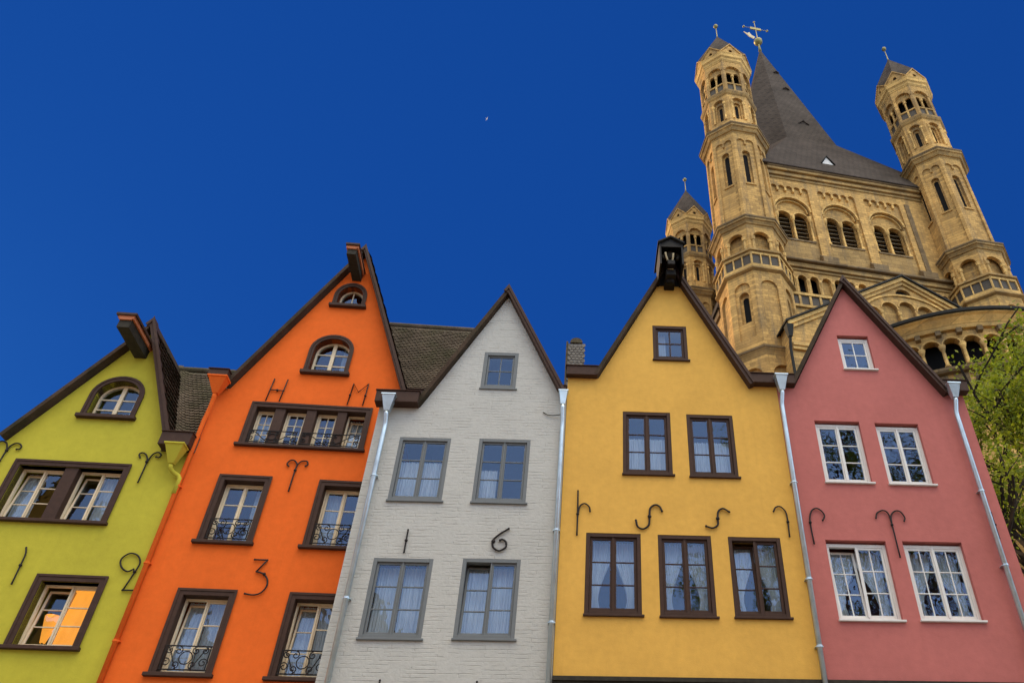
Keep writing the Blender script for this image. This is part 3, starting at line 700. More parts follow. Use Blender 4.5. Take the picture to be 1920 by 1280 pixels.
downpipe(H, [(3.92, -.24, 13.42), (3.92, -.23, 13.35), (3.90, -.13, 13.1), (3.90, -.12, 13.0), (3.88, -.12, 5.8)], .055, hop=(3.92, 13.82, 13.40, .30, .13, -.22), bands=(10.9, 8.6, 7.2))
anchor(H, [[(-1.02, 10.59), (-1.01, 10.04), (-1.01, 9.53)], [(-1.0, 10.06), (-.96, 10.22), (-.86, 10.28), (-.76, 10.2), (-.74, 10.09)]], 'iron anchor like a letter h', knot=[(-1.01, 10.02)])
anchor(H, [[(.27, 9.9), (.31, 9.75), (.43, 9.7), (.55, 9.8), (.57, 10.01), (.59, 10.2), (.7, 10.29), (.8, 10.25), (.85, 10.14)]], 'S shaped iron anchor on the left', r=.022, knot=[(.57, 10.0)])
anchor(H, [[(1.81, 9.8), (1.95, 9.76), (2.07, 9.84), (2.08, 10.01), (2.11, 10.17), (2.22, 10.24), (2.35, 10.16)]], 'S shaped iron anchor on the right', r=.022, knot=[(2.08, 9.99)])
anchor(H, [[(3.35, 10.2), (3.41, 10.3), (3.52, 10.32), (3.62, 10.2), (3.64, 9.98), (3.63, 9.6)]], 'hooked iron anchor beside the downpipe', knot=[(3.64, 9.95)])
b = MB(); b.box(-1.375, 3.84, -.05, .0, 6.2, 6.57); b.box(-1.375, 3.84, -.09, -.045, 6.50, 6.58); b.build('cornice', 'dark_wood', H)
# hoist hood: gabled wooden box carried out from the gable tip, open below, a carved figure inside
hu0, hu1, hz, hy = .95, 1.60, 17.80, -.92; hc = (hu0 + hu1) / 2
b = MB()
b.box(hu0, hu0 + .05, hy, .02, 17.02, hz); b.box(hu1 - .05, hu1, hy, .02, 17.02, hz)
b.box(hu0 + .05, hu1 - .05, -.03, .02, 17.05, 18.0)
b.prism([(hu0 + .05, hz - .12), (hu1 - .05, hz - .12), (hu1 - .05, hz), (hc, hz + .2), (hu0 + .05, hz)], hy + .01, hy + .05, FL)
hood = b.build('hoist_hood', 'black_wood', H)
b = MB()
for s_ in (-1, 1):
    e = hu0 - .04 if s_ < 0 else hu1 + .04
    b.prism([(e, hz - .02), (hc, hz + .22), (hc, hz + .27), (e, hz + .03)], hy - .06, .25, FL)
b.build('roof', 'lead', hood)
b = MB(); b.box(hc - .14, hc + .14, -.62, .1, 16.90, 17.12); b.box(hc - .11, hc + .11, -.80, -.1, 17.12, 17.30); b.ball((hc, -.36, 16.92), .13, 8); b.build('bracket', 'black_wood', hood, bevel=.02)
b = MB()
b.ball((hc - .01, -.62, 17.62), .15, 10, 1, .8, 1.1)
b.tube(spline([(hc - .14, -.60, 17.70), (hc - .22, -.66, 17.55), (hc - .19, -.72, 17.42)]), .045, 7)
b.tube(spline([(hc + .12, -.60, 17.72), (hc + .22, -.64, 17.60), (hc + .18, -.70, 17.40)]), .045, 7)
b.build('carved_figure', 'dark_wood', hood, smooth=True)
b = MB()
b.tube(spline([(hc - .16, -.84, 17.52), (hc - .11, -.76, 17.36), (hc - .03, -.66, 17.22)]), .030, 7); b.tube(spline([(hc + .06, -.84, 17.50), (hc + .05, -.76, 17.36), (hc + .01, -.66, 17.22)]), .030, 7)
b.tube([(hc - .01 + .085 * math.cos(a * .5236), -.60, 17.16 + .05 * math.sin(a * .5236)) for a in range(13)], .022, 6)
b.ball((hc + .05, -.58, 17.12), .05, 8)
b.build('pale_limbs', 'rope', hood, smooth=True)
# slate clad stub of the party wall beside the yellow gable
b = MB(); b.box(-1.44, -1.0, .80, 2.2, 12.9, 15.55)
tile_field(b, (-1.44, .80, 13.4), (1, 0, 0), (0, 0, 1), (0, -1, 0), 4, 24, .104, .088, t=.4)
ch = b.build('chimney', 'pale_slate', H, label='slate clad stub rising behind the gutter')
b = MB(); b.prism([(-1.22 + .17 * math.cos(a * math.pi / 10), 15.56 + .17 * math.sin(a * math.pi / 10)) for a in range(11)], .76, 2.2, FL); b.box(-1.49, -1.44, .77, 2.2, 12.9, 15.6); b.build('cap', 'tile', ch)

# ------------------------------------------------------------------ pink house
H = house(3.865, 8.62, PY, AY, 'pink house with white windows and a dark brown gable edge, furthest right of the row')
FLt, AP, FR = (4.31, 13.67), (6.17, 17.22), (8.05, 13.62)
outer = [(3.865, 0), (8.62, 0), (8.62, 13.62), FR, AP, FLt, (3.865, 13.67)]
W = [(5.71, 6.55, 14.35, 15.43), (4.67, 5.78, 11.01, 12.66), (6.16, 7.24, 11.0, 12.64), (4.42, 5.76, 7.80, 9.51), (6.13, 7.46, 7.82, 9.52)]
wall(H, outer, [rect(x[0], x[1], x[2], x[3] + .05) for x in W], 'pink')
kw = dict(rec=.09, f=.075, s=.05, mull=.04, sill=.06, y_ext=0)
window(H, *W[0], 'whitep', rows=2, cols=2, ncas=1, cur=None, mun=.03, rec=.09, f=.075, s=.05, sill=.06)
window(H, *W[1], 'whitep', cur=None, rows=3, **kw)
window(H, *W[2], 'whitep', cur=None, rows=3, **kw)
window(H, *W[3], 'whitep', cols=2, cur='tied', tilt=(.16, 0), **kw)
window(H, *W[4], 'whitep', cols=2, cur='tied', **kw)
gable_roof(H, FLt, AP, FR, k=.12, y0=-.18)
verge(H, FLt, AP, FR, t=.13, over=.22)
gutter(H, 8.06, 8.72, 13.60, 13.94, out=.22)
downpipe(H, [(8.27, -.24, 13.36), (8.27, -.23, 13.28), (8.24, -.13, 13.0), (8.24, -.12, 12.9), (8.215, -.12, 5.8)], .055, hop=(8.27, 13.72, 13.34, .30, .13, -.22), bands=(10.8, 9.0))
anchor(H, [[(4.43, 10.01), (4.49, 10.13), (4.42, 10.26), (4.31, 10.3), (4.2, 10.21), (4.14, 9.98), (4.15, 9.45)]], 'hooked iron anchor by the yellow house', knot=[(4.14, 9.95)])
anchor(H, [[(5.65, 10.1), (5.70, 10.22), (5.84, 10.29), (5.95, 10.22), (5.98, 9.96), (5.99, 9.18)], [(5.98, 9.96), (6.01, 10.17), (6.12, 10.28), (6.24, 10.27), (6.31, 10.13), (6.28, 10.04)]], 'forked iron anchor with two curled arms', knot=[(5.98, 9.94)])
anchor(H, [[(8.34, 10.3), (8.34, 9.67)]], 'straight iron anchor behind the downpipe', knot=[(8.34, 10.0)])
b = MB(); b.box(3.90, 8.62, -.05, .0, 6.2, 6.57); b.box(3.90, 8.62, -.09, -.045, 6.50, 6.58); b.build('cornice', 'dark_wood', H)

# ------------------------------------------------------------------ glowing cone behind the lime green house's lower window
SHIFT = Vector((0, 0, 0))
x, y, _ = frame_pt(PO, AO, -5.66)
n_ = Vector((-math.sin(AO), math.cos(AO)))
L_ = empty('glow_cone', (x + n_.x * .44, y + n_.y * .44, 6.3)); tag(L_, 'glowing cone on a stand behind the lowest window of the lime green house', 'glow_cone')
b = MB(); b.lathe([(.98, .05), (1.50, .16), (1.51, .155), (1.0, .045)], (0, 0), 20); b.build('cone_shell', 'glow', L_, smooth=True)  # cone gives off its own orange behind the left pane
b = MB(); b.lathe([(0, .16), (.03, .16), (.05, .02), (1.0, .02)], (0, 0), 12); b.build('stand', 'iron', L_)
# ------------------------------------------------------------------ romanesque church behind the houses
AC = R(11.7); SHIFT = Vector((19.2, 0, 0))
CH = empty('church', frame_pt((0.0, 40.0), AC, 19.2), AC)
tag(CH, 'sandy stone Romanesque church with a steep slate spire and slender corner turrets behind the houses', 'church')
C8, S8 = math.cos(math.pi / 8), math.sin(math.pi / 8)
OPH = math.pi / 8
def face_map(k, Rr):
    a = k * math.pi / 4; n = Vector((math.cos(a), math.sin(a), 0)); t = Vector((-n.y, n.x, 0)); ap = Rr * C8
    return lambda s, z, d: n * (ap - d) + t * s + Vector((0, 0, z))
def octa(b, prof): b.lathe(prof, (0, 0), 8, OPH)

def make_turret():
    body = MB(); fine = body; colsB = MB(); colsC = MB(); colsT = MB(); bal = MB(); pan = MB(); bal2 = MB(); pan2 = MB(); wins = []
    for q_, z_, r_ in ((colsB, 43.62, 2.60), (colsC, 60.45, 2.27), (colsT, 65.9, 2.01)): q_.loft([[(rr * math.cos(OPH + i * math.pi / 4), rr * math.sin(OPH + i * math.pi / 4), zz) for i in range(8)] for rr, zz in ((r_, z_), (r_, z_ + .09), (r_ - .2, z_ + .09), (r_ - .2, z_))], cap=False)
    octa(body, [(0, 2.45), (34.0, 2.45)])
    octa(body, [(34.7, 1.9), (41.9, 1.9)])
    octa(body, [(43.6, 2.12), (47.0, 2.12)]); octa(body, [(47.2, 1.85), (58.4, 1.85)])
    octa(body, [(59.0, 1.6), (64.4, 1.6)])
    for k in range(8):
        f = face_map(k, 2.68); w_ = 2.68 * S8; hasw = k % 2 == 1
        f0 = face_map(k, 2.82); w0 = 2.82 * S8
        body.slab(rect(-w0, w0, 0, 34.0), [arch(-.72, .72, 29.2, 32.55)], f0, 0, .22)
        hood_ring(fine, f0, 0, 32.55, .72, .92, -.03, .05)
        fb = face_map(k, 2.58); body.slab(rect(-2.58 * S8, 2.58 * S8, 28.5, 34.0), [arch(-.3, .3, 29.8, 32.0)], fb, 0, .1)
        wins.append((face_map(k, 2.48), .32, 29.7, 32.4))
        # tier A: tall blind arches, every other one with a slit
        body.slab(rect(-w_, w_, 34.7, 41.9), [arch(-.60, .60, 35.9, 40.35)], f, 0, .16)
        fi = face_map(k, 2.50); wi = 2.50 * S8
        body.slab(rect(-wi, wi, 34.7, 41.9), [arch(-.38, .38, 37.4, 39.8)] if hasw else [], fi, 0, .30)
        if hasw: body.slab(rect(-wi * .9, wi * .9, 37.0, 40.6), [arch(-.22, .22, 37.6, 39.7)], fi, .30, .38)
        if hasw:
            fs = face_map(k, 2.07)
            wins.append((fs, .26, 37.5, 40.0))
        # tier B: arcade above the parapet
        f = face_map(k, 2.62); w_ = 2.62 * S8
        body.slab(rect(-w_, w_, 43.6, 46.5), [arch(-.64, .64, 43.62, 45.28)], f, 0, .24)
        hood_ring(fine, f, 0, 45.28, .64, .84, -.07, .06)
        for s in (-1, 1):
            c = f(s * .66, 0, -.02); colsB.lathe([(43.65, .13), (44.9, .11), (44.95, .17), (45.26, .19)], (c.x, c.y), 8)
        # parapet of panels
        f = face_map(k, 2.84); w_ = 2.84 * S8; g3 = (2 * w_ - .36) / 3
        hs = [rect(-w_ + .09 + i * (g3 + .09), -w_ + .09 + i * (g3 + .09) + g3, 42.35, 43.32) for i in range(3)]
        bal.slab(rect(-w_, w_, 41.95, 43.68), hs, f, 0, .16)
        pan.slab(rect(-w_ * .97, w_ * .97, 42.3, 43.4), [], f, .10, .15)
        # shaft: corner strips, twin arched frieze and a long slit
        f = face_map(k, 2.55); w_ = 2.55 * S8; q = w_ - .24
        head = [(q - (q / 2) * (1 - math.cos(math.pi * i / 8)), 57.0 + .38 * math.sin(math.pi * i / 8)) for i in range(9)] + [(-(q / 2) * (1 - math.cos(math.pi * i / 8)), 57.0 + .38 * math.sin(math.pi * i / 8)) for i in range(1, 9)]
        body.slab(rect(-w_, w_, 47.2, 58.3), [[(-q, 47.8), (q, 47.8)] + head], f, 0, .13)
        c = f(0, 0, -.02); fine.box(-.08, .08, -.02, .14, 56.72, 57.05, lambda p, f=f: f(p.x, p.z, p.y))
        fi = face_map(k, 2.41); wi = 2.41 * S8
        openw = k in (4, 5, 6, 7, 3)
        body.slab(rect(-wi, wi, 47.2, 58.3), [arch(-.33, .33, 51.8, 55.7)], fi, 0, .26); body.slab(rect(-wi * .9, wi * .9, 51.3, 56.4), [arch(-.19, .19, 51.95, 55.6)], fi, .26, .34)
        fine.box(-.42, .42, -.10, .05, 51.62, 51.78, lambda p, fi=fi: fi(p.x, p.z, p.y))
        if openw: wins.append((face_map(k, 2.03), .24, 51.8, 55.95))
        # tier C
        f = face_map(k, 2.34); w_ = 2.34 * S8
        body.slab(rect(-w_, w_, 59.05, 64.2), [arch(-.50, .50, 60.5, 63.1)], f, 0, .22)
        hood_ring(fine, f, 0, 63.1, .50, .66, -.06, .05)
        fi = face_map(k, 2.12); wi = 2.12 * S8
        body.slab(rect(-wi, wi, 59.05, 64.2), [arch(-.30, .30, 60.5, 62.9)], fi, 0, .18); body.slab(rect(-wi * .9, wi * .9, 60.2, 63.5), [arch(-.15, .15, 60.6, 62.8)], fi, .18, .26)
        wins.append((face_map(k, 1.80), .20, 60.5, 63.1))
        for s in (-1, 1):
            c = f(s * .53, 0, .0); colsC.lathe([(60.5, .12), (60.65, .09), (62.7, .085), (62.75, .14), (63.05, .15)], (c.x, c.y), 8)
        # belfry with twin openings
        f = face_map(k, 2.36); w_ = 2.36 * S8
        body.slab(rect(-w_, w_, 64.5, 70.0), [arch(-.68, .68, 64.9, 67.95)], f, 0, .20)
        hood_ring(fine, f, 0, 67.95, .68, .82, -.05, .05)
        fi = face_map(k, 2.14); wi = 2.14 * S8
        body.slab(rect(-wi, wi, 64.5, 70.0), [arch(-.62, -.07, 64.9, 67.6), arch(.07, .62, 64.9, 67.6)], fi, 0, .14)
        c = f(0, 0, .22); colsT.lathe([(66.0, .10), (67.2, .085), (67.25, .15), (67.6, .16)], (c.x, c.y), 8)
        bal2.box(-.80, .80, .02, .2, 65.85, 66.0, lambda p, f=f: f(p.x, p.z, p.y)); bal2.box(-.09, .09, .03, .19, 64.9, 65.85, lambda p, f=f: f(p.x, p.z, p.y))
        pan2.box(-.78, .78, .12, .17, 64.9, 65.85, lambda p, f=f: f(p.x, p.z, p.y))
    t = body.build('turret', 'stone', CH)
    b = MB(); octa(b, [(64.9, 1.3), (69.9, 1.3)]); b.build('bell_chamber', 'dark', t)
    for q_ in (colsB, colsC, colsT): q_.build('colonnade', 'stone_fine', t)
    bal.build('balustrade', 'stone_fine', t); pan.build('balustrade_panel', 'slab_dark', t); bal2.build('balustrade', 'stone_fine', t); pan2.build('balustrade_panel', 'slab_dark', t)
    for z, rows in ((34.0, [(0, 2.82), (.2, 2.9), (.45, 3.05), (.62, 3.08), (.72, 2.7)]), (41.75, [(0, 2.7), (.1, 2.95), (.22, 2.95), (.24, 2.86)]),
                    (43.55, [(0, 2.88), (.03, 3.0), (.2, 3.0), (.22, 2.3)]),
                    (46.4, [(0, 2.63), (.2, 2.68), (.22, 2.78), (.5, 2.92), (.52, 3.02), (.85, 3.06), (.9, 2.95), (1.1, 2.56)]), (58.1, [(0, 2.57), (.15, 2.62), (.17, 2.75), (.5, 2.9), (.52, 3.0), (.9, 3.04), (.95, 2.9), (1.15, 2.3)]),
                    (64.05, [(0, 2.35), (.1, 2.46), (.3, 2.56), (.5, 2.56), (.6, 2.2)])):
        b = MB(); octa(b, [(z + a, c) for a, c in rows]); b.build('cornice', 'stone_warm', t)
        if len(rows) > 5 or z < 35:
            m_ = max(c for a, c in rows); zt = z + max(a for a, c in rows if c == m_); b = MB(); octa(b, [(zt - .16, m_ - .3), (zt - .14, m_ + .03), (zt + .02, m_ + .04), (zt + .06, m_ - .1), (zt + .06, m_ - .4)]); b.build('coping', 'stone_dark', t)
    b = MB(); octa(b, [(69.4, 2.38), (69.6, 2.48), (69.85, 2.5), (70.0, 2.64), (70.35, 2.68), (70.5, 2.76), (70.6, 2.68)]); 
    b.build('cornice', 'stone_fine', t)
    b = MB()
    for k in range(8):
        f = face_map(k, 2.64); w_ = 2.64 * S8
        b.slab([(-w_, 70.55), (w_, 70.55), (0, 72.0)], [arch(-.16, .16, 70.75, 71.0)], f, 0, .25)
        for s in (-1, 1):
            b.prism([(s * w_ * 1.02, 70.5), (0, 71.96), (0, 72.14), (s * w_ * 1.02, 70.68)], -.10, .02, f)
    b.build('gable', 'stone', t)
    b = MB(); pts = []
    for k in range(8):
        a = k * math.pi / 4; ap = 2.64 * C8 + .06
        pts.append((ap * math.cos(a), ap * math.sin(a), 72.16)); a2 = a + math.pi / 8; pts.append((2.74 * math.cos(a2), 2.74 * math.sin(a2), 70.68))
    tip = (0, 0, 77.8)
    for i in range(16): b.poly([pts[i], pts[(i + 1) % 16], tip])
    b.poly([pts[i] for i in range(15, -1, -1)])
    b.build('roof', 'slate', t)
    for k in range(8):
        f = face_map(k, 2.64)
        b = MB(); b.box(-.15, .15, .12, .2, 70.7, 71.15, lambda p, f=f: f(p.x, p.z, p.y)); b.build('vent', 'dark', t)
    b = MB(); b.lathe([(77.6, .10), (77.9, .06), (79.5, .04)], (0, 0), 8); b.ball((0, 0, 79.8), .24, 10); b.build('finial', 'gold', t, smooth=True)
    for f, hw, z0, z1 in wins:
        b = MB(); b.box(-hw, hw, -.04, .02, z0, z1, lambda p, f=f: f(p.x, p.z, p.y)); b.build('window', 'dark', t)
    return t
def hood_ring(b, f, c, zs, r0, r1, d0, d1, n=12):
    """raised archivolt round a semicircular head"""
    O = [(c + r1 * math.cos(math.pi * i / n), zs + r1 * math.sin(math.pi * i / n)) for i in range(n + 1)]
    I = [(c + r0 * math.cos(math.pi * i / n), zs + r0 * math.sin(math.pi * i / n)) for i in range(n + 1)]
    b.loft([[f(*O[i], d0), f(*I[i], d0), f(*I[i], d1), f(*O[i], d1)] for i in range(n + 1)])

_s = SHIFT; SHIFT = Vector((0, 0, 0))
tur = make_turret(); SHIFT = _s
for i, (u, v) in enumerate(((10.08, .8), (28.3, -.3), (12.1, 20.7), (26.6, 20.7))):
    t = tur if i == 0 else copy_tree(tur, CH)
    t.location = (u - 19.2, v, 0)

# --- tower front between the turrets
BAYS = [(12.45, 15.72), (16.55, 19.85), (20.66, 23.95)]
def scallop(u0, u1, z0, zs, n=5, gap=.12, h=.32):
    w_ = (u1 - u0 - gap * (n - 1)) / n; pts = [(u0, z0), (u1, z0)]
    for i in range(n):
        a = u1 - i * (w_ + gap)
        pts += [(a - w_ / 2 + w_ / 2 * math.cos(math.pi * j / 8), zs + h * math.sin(math.pi * j / 8)) for j in range(9)]
    return pts
b = MB(); FC = FL
b.slab(rect(10.1, 28.3, 45.2, 55.3), [scallop(u0, u1, 45.6, 53.85) for u0, u1 in BAYS], FC, 0, .2)
b.slab(rect(10.1, 28.3, 45.2, 55.3), [arch((u0 + u1) / 2 - 1.48, (u0 + u1) / 2 + 1.48, 47.9, 51.35) for u0, u1 in BAYS], FC, .2, .5)
tw = []
for u0, u1 in BAYS:
    c = (u0 + u1) / 2; tw += [arch(c - 1.34, c - .12, 47.9, 50.80), arch(c + .12, c + 1.34, 47.9, 50.80)]
b.slab(rect(10.1, 28.3, 45.2, 55.3), tw, FC, .5, .8)
b.loft([[(x, y, z) for x, y in ((11.9, 1.5), (28.3, 1.5), (23.4, 20.6), (15.8, 20.6))] for z in (0, 56.2)])
b.box(10.1, 28.3, .02, 1.5, 0, 39.6); b.box(10.1, 28.3, .9, 1.5, 39.6, 47.5); b.box(10.1, 28.3, .82, 1.5, 51.9, 56.2)
T = b.build('tower_wall', 'stone', CH)
b = MB()
for u0, u1 in BAYS:
    b.box(u0 + .02, u1 - .02, .17, .21, 45.62, 47.6)
b.build('sill_band', 'stone_warm', T)
for u0, u1 in BAYS:
    c = (u0 + u1) / 2
    b = MB(); hood_ring(b, FC, c, 51.35, 1.48, 1.64, .08, .26); hood_ring(b, FC, c, 51.35, 1.30, 1.40, .30, .52); hood_ring(b, FC, c - .73, 50.80, .61, .72, .40, .56); hood_ring(b, FC, c + .73, 50.80, .61, .72, .41, .57)
    b.build('arch_moulding', 'stone_fine', T)
    for x, y in ((c, .42), (c - 1.40, .30), (c + 1.40, .30)):
        b = MB(); b.lathe([(47.9, .17), (48.1, .17), (48.15, .10), (50.35, .09), (50.4, .15), (50.7, .19), (50.85, .2)], (x, y), 10); b.build('column', 'stone_fine', T, smooth=True)
    b = MB(); b.box(c - 1.45, c + 1.45, .12, .6, 47.72, 47.9); b.build('window_sill', 'stone_dark', T)
    for s in (-1, 1):
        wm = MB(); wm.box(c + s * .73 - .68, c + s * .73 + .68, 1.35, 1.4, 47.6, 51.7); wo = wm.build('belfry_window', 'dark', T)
        b = MB()
        for i in range(7):
            z = 48.05 + i * .48
            b.prism([(.82, z + .05), (1.22, z + .24), (1.24, z + .20), (.82, z + .0)], c + s * .73 - .66, c + s * .73 + .66, lambda p, q, d: (d, p, q))
        b.build('louvre', 'louvre', wo)
    for i in range(4):
        w_ = (u1 - u0 - .48) / 5; x = u0 + (i + 1) * w_ + i * .12 + .06
        b = MB(); b.prism([(x - .10, 53.85), (x + .10, 53.85), (x + .07, 53.5), (x - .07, 53.5)], -.02, .2, FC); b.build('corbel', 'stone_fine', T)
b = MB(); b.box(24.42, 24.82, -.07, .02, 46.2, 54.2); b.build('pilaster', 'stone_dark', T)
for x in (16.14, 20.25, 24.4):
    b = MB(); b.prism([(-.42, 45.2), (.18, 45.2), (.0, 46.3), (-.3, 45.85), (-.42, 45.8)], x - .62, x + .62, lambda p, q, d: (d, p, q)); b.build('buttress_foot', 'stone_dark', T)
for z, hs in ((54.95, ((0, .3, .10), (.3, .55, .26), (.55, .8, .2), (.8, 1.1, .42))), (44.15, ((0, .25, .10), (.25, .5, .26), (.5, .75, .22)))):
    b = MB()
    for z0, z1, o in hs: b.box(12.3, 26.2, -o, .15, z + z0, z + z1)
    b.build('cornice', 'stone_warm', T, bevel=.04)
    zt = z + hs[-1][1]; b = MB(); b.box(12.3, 26.2, -.5, .15, zt, zt + .24); b.build('coping', 'stone_dark', T, bevel=.05)
# dwarf gallery below the belfry
arcs = [(12.65 + i * .965, i) for i in range(14)]
b = MB(); b.slab(rect(10.1, 28.3, 41.75, 44.3), [arch(x - .32, x + .32, 41.9, 43.4) for x, i in arcs], FC, .02, .35)
for x, i in arcs:
    if i % 3 == 0 and i: b.box(x - .36, x + .36, .3, .4, 41.8, 43.9)
    hood_ring(b, FC, x, 43.4, .32, .44, -.04, .1)
b.box(10.1, 28.3, .02, .9, 39.6, 40.45)
b.build('gallery', 'stone', T)
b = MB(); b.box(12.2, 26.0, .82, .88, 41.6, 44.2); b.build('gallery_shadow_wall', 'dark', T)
for x, i in arcs[:-1]:
    b = MB(); b.lathe([(41.9, .14), (42.0, .09), (43.05, .08), (43.1, .13), (43.4, .16)], (x + .4825, .06), 8); b.build('column', 'stone_fine', T, smooth=True)
b = MB(); b.box(12.2, 26.2, -.16, .0, 41.55, 41.8); b.box(12.2, 26.2, -.14, .0, 40.4, 40.62)
for i in range(18): b.box(12.3 + i * .8 - .09, 12.3 + i * .8 + .09, -.12, .0, 40.62, 41.55)
b.build('balustrade', 'stone_fine', T)
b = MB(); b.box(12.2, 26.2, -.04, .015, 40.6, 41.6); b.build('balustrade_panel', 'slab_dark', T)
b = MB(); b.box(11.5, 15.6, 12.0, 18.3, 0, 50.5); N = b.build('nave_wall', 'stone', CH)
b = MB(); b.prism([(11.1, 50.4), (15.7, 50.4), (15.7, 58.5), (13.4, 57.0)], 11.6, 18.2, FL); b.build('roof', 'slate', N)
b = MB(); b.box(11.3, 15.6, 11.85, 18.2, 49.7, 50.4); b.build('cornice', 'stone_dark', N)
# --- spire
Cc, Rr, zr = (19.85, 10.2), 6.75, 67.2
ring8 = [(Cc[0] + Rr * math.cos(math.pi / 8 + k * math.pi / 4), Cc[1] + Rr * math.sin(math.pi / 8 + k * math.pi / 4), zr) for k in range(8)]
base = [(23.6, 20.9, 56.3), (15.6, 20.9, 56.3), (11.6, -.6, 56.3), (29.0, -.6, 56.3)]
b = MB(); ap = (Cc[0], Cc[1], 94.6)
for k in range(8): b.poly([ring8[k], ring8[(k + 1) % 8], ap])
cn = [base[0], base[1], base[2], base[3]]
for i, (p0, p1) in enumerate(((0, 1), (2, 3), (4, 5), (6, 7))):
    # ring corners p0,p1 flank diagonal i ; straight sides lie between
    b.poly([cn[i], ring8[p1], ring8[p0]])
    nx = (p1 + 1) % 8
    b.poly([cn[i], cn[(i + 1) % 4], ring8[nx], ring8[p1]])
b.loft([[(p[0], p[1], z) for p in base] for z in (56.2, 56.3)])
S = b.build('spire', 'slate', CH)
def dormer(u, z, hw, h, zlo, name_m, depth=1.6, face='low'):
    # small gabled vent standing out of the slope
    v = (-.6 + (z - 56.3) * (4.425 / 9.7)) if face == 'low' else (10.2 - (94.6 - z) * (6.375 / 28.6))
    b = MB(); b.prism([(u - hw, z), (u + hw, z), (u, z + h)], v - .10, v + depth, FL); o = b.build('dormer', name_m, S)
    b = MB()
    for s in (-1, 1): b.prism([(u + s * (hw + .14), z - .06), (u, z + h + .04), (u, z + h + .18), (u + s * (hw + .14), z + .06)], v - .22, v + depth, FL)
    b.build('roof', 'lead' if face == 'low' else 'slate', o)
dormer(18.55, 58.75, .52, .95, 0, 'pale', 1.8)
dormer(20.0, 71.3, .45, .5, 0, 'slate', .5, 'up'); dormer(20.25, 81.0, .25, .25, 0, 'slate', .3, 'up'); dormer(20.2, 86.2, .18, .18, 0, 'slate', .25, 'up')
b = MB(); b.lathe([(94.2, .22), (95.6, .10), (99.4, .05)], (Cc[0], Cc[1]), 8); b.ball((Cc[0], Cc[1], 96.4), .56, 12); b.build('spire_ball', 'gold', S, smooth=True)
b = MB(); z = 99.6
b.box(Cc[0] - .75, Cc[0] + .75, Cc[1] - .07, Cc[1] + .07, z - .28, z - .02); b.box(Cc[0] - .72, Cc[0] + .72, Cc[1] - .05, Cc[1] + .05, z + .1, z + .22)
b.tube([(Cc[0] - 1.6, Cc[1], z), (Cc[0] + 1.6, Cc[1], z)], .03); b.ball((Cc[0] - 1.6, Cc[1], z), .16, 8); b.ball((Cc[0] + 1.6, Cc[1], z), .16, 8); b.tube([(Cc[0], Cc[1], 99.2), (Cc[0], Cc[1], 101.2)], .05); b.ball((Cc[0], Cc[1], 101.3), .14, 8)
b.build('cross', 'gold', S)
b = MB(); b.prism([(Cc[0] - .55, 96.9), (Cc[0] - 1.0, 97.2), (Cc[0] - 1.75, 98.3), (Cc[0] - 1.25, 98.0), (Cc[0] - 1.0, 98.35), (Cc[0] - .75, 97.7), (Cc[0] - .3, 97.4)], Cc[1] - .05, Cc[1] + .05, FL); b.build('weathervane', 'rope', S)
# --- gabled block of the choir in front of the tower
gx, gz, ge, sl_ = 19.5, 41.55, 9.2, .62
b = MB(); oz = gz - ge * sl_
gp = [(gx - ge, 20), (gx + ge, 20), (gx + ge, oz), (gx, gz), (gx - ge, oz)]
tops = [(16.72, 38.45), (18.04, 39.05), (19.37, 39.3), (20.70, 39.1), (22.03, 38.45)]
b.slab(gp, [arch(c - .57, c + .57, 35.2, zt - .55, zt + .02) for c, zt in tops] + [arch(gx - .66, gx + .5, 39.98, 40.0, 40.55)], FL, -3.0, -2.7)
b.slab(gp, [], FL, -2.72, 0.0)
G = b.build('choir_gable', 'stone', CH)
b = MB()
n = 24; rr = 3.75
pts = [(gx - .1 + 4.0 * math.cos(math.pi * i / n), 36.6 + 3.35 * math.sin(math.pi * i / n)) for i in range(n + 1)]; pin = [(gx - .1 + 3.82 * math.cos(math.pi * i / n), 36.6 + 3.2 * math.sin(math.pi * i / n)) for i in range(n + 1)]
b.loft([[FL(*pts[i], -3.10), FL(*pin[i], -3.10), FL(*pin[i], -2.98), FL(*pts[i], -2.98)] for i in range(n + 1)])
for c, zt in tops: hood_ring(b, FL, c, zt - .55, .57, .65, -3.05, -2.98)
for i in range(4): b.lathe([(35.2, .09), (37.9, .08), (37.95, .13), (38.2, .14)], ((tops[i][0] + tops[i + 1][0]) / 2, -3.0), 8)
for s in (-1, 1):
    for k, (o, t0, t1) in enumerate(((.14, -.62, -.34), (.28, -.34, -.02))):
        b.prism([(gx + s * (ge + .1), oz + t0), (gx, gz + t0), (gx, gz + t1), (gx + s * (ge + .1), oz + t1)], -3.0 - o, -2.95, FL)
b.build('gable_moulding', 'stone_fine', G)
b = MB()
for s in (-1, 1): b.prism([(gx + s * (ge + .3), oz - .16), (gx, gz + .0), (gx, gz + .14), (gx + s * (ge + .3), oz - .02)], -3.42, 0, FL)
b.build('roof', 'lead', G)
b = MB(); b.slab(arch(gx - .66, gx + .5, 39.98, 40.0, 40.55), [], FL, -2.76, -2.7); b.build('vent', 'dark', G)
b = MB(); b.tube([(10.15, -3.35, 34.6), (10.12, -3.15, 33.6), (10.15, -3.12, 20)], .10, 8); b.loft([[(9.9, -3.6, 35.3), (10.4, -3.6, 35.3), (10.4, -3.1, 35.3), (9.9, -3.1, 35.3)], [(10.02, -3.45, 34.4), (10.26, -3.45, 34.4), (10.26, -3.2, 34.4), (10.02, -3.2, 34.4)]]); b.build('downpipe', 'lead', G)
b = MB(); b.box(10.3, 16.0, -3.2, -2.98, 33.6, 33.85); b.box(10.3, 16.0, -3.3, -2.98, 33.85, 34.1); b.build('cornice', 'stone_fine', G)
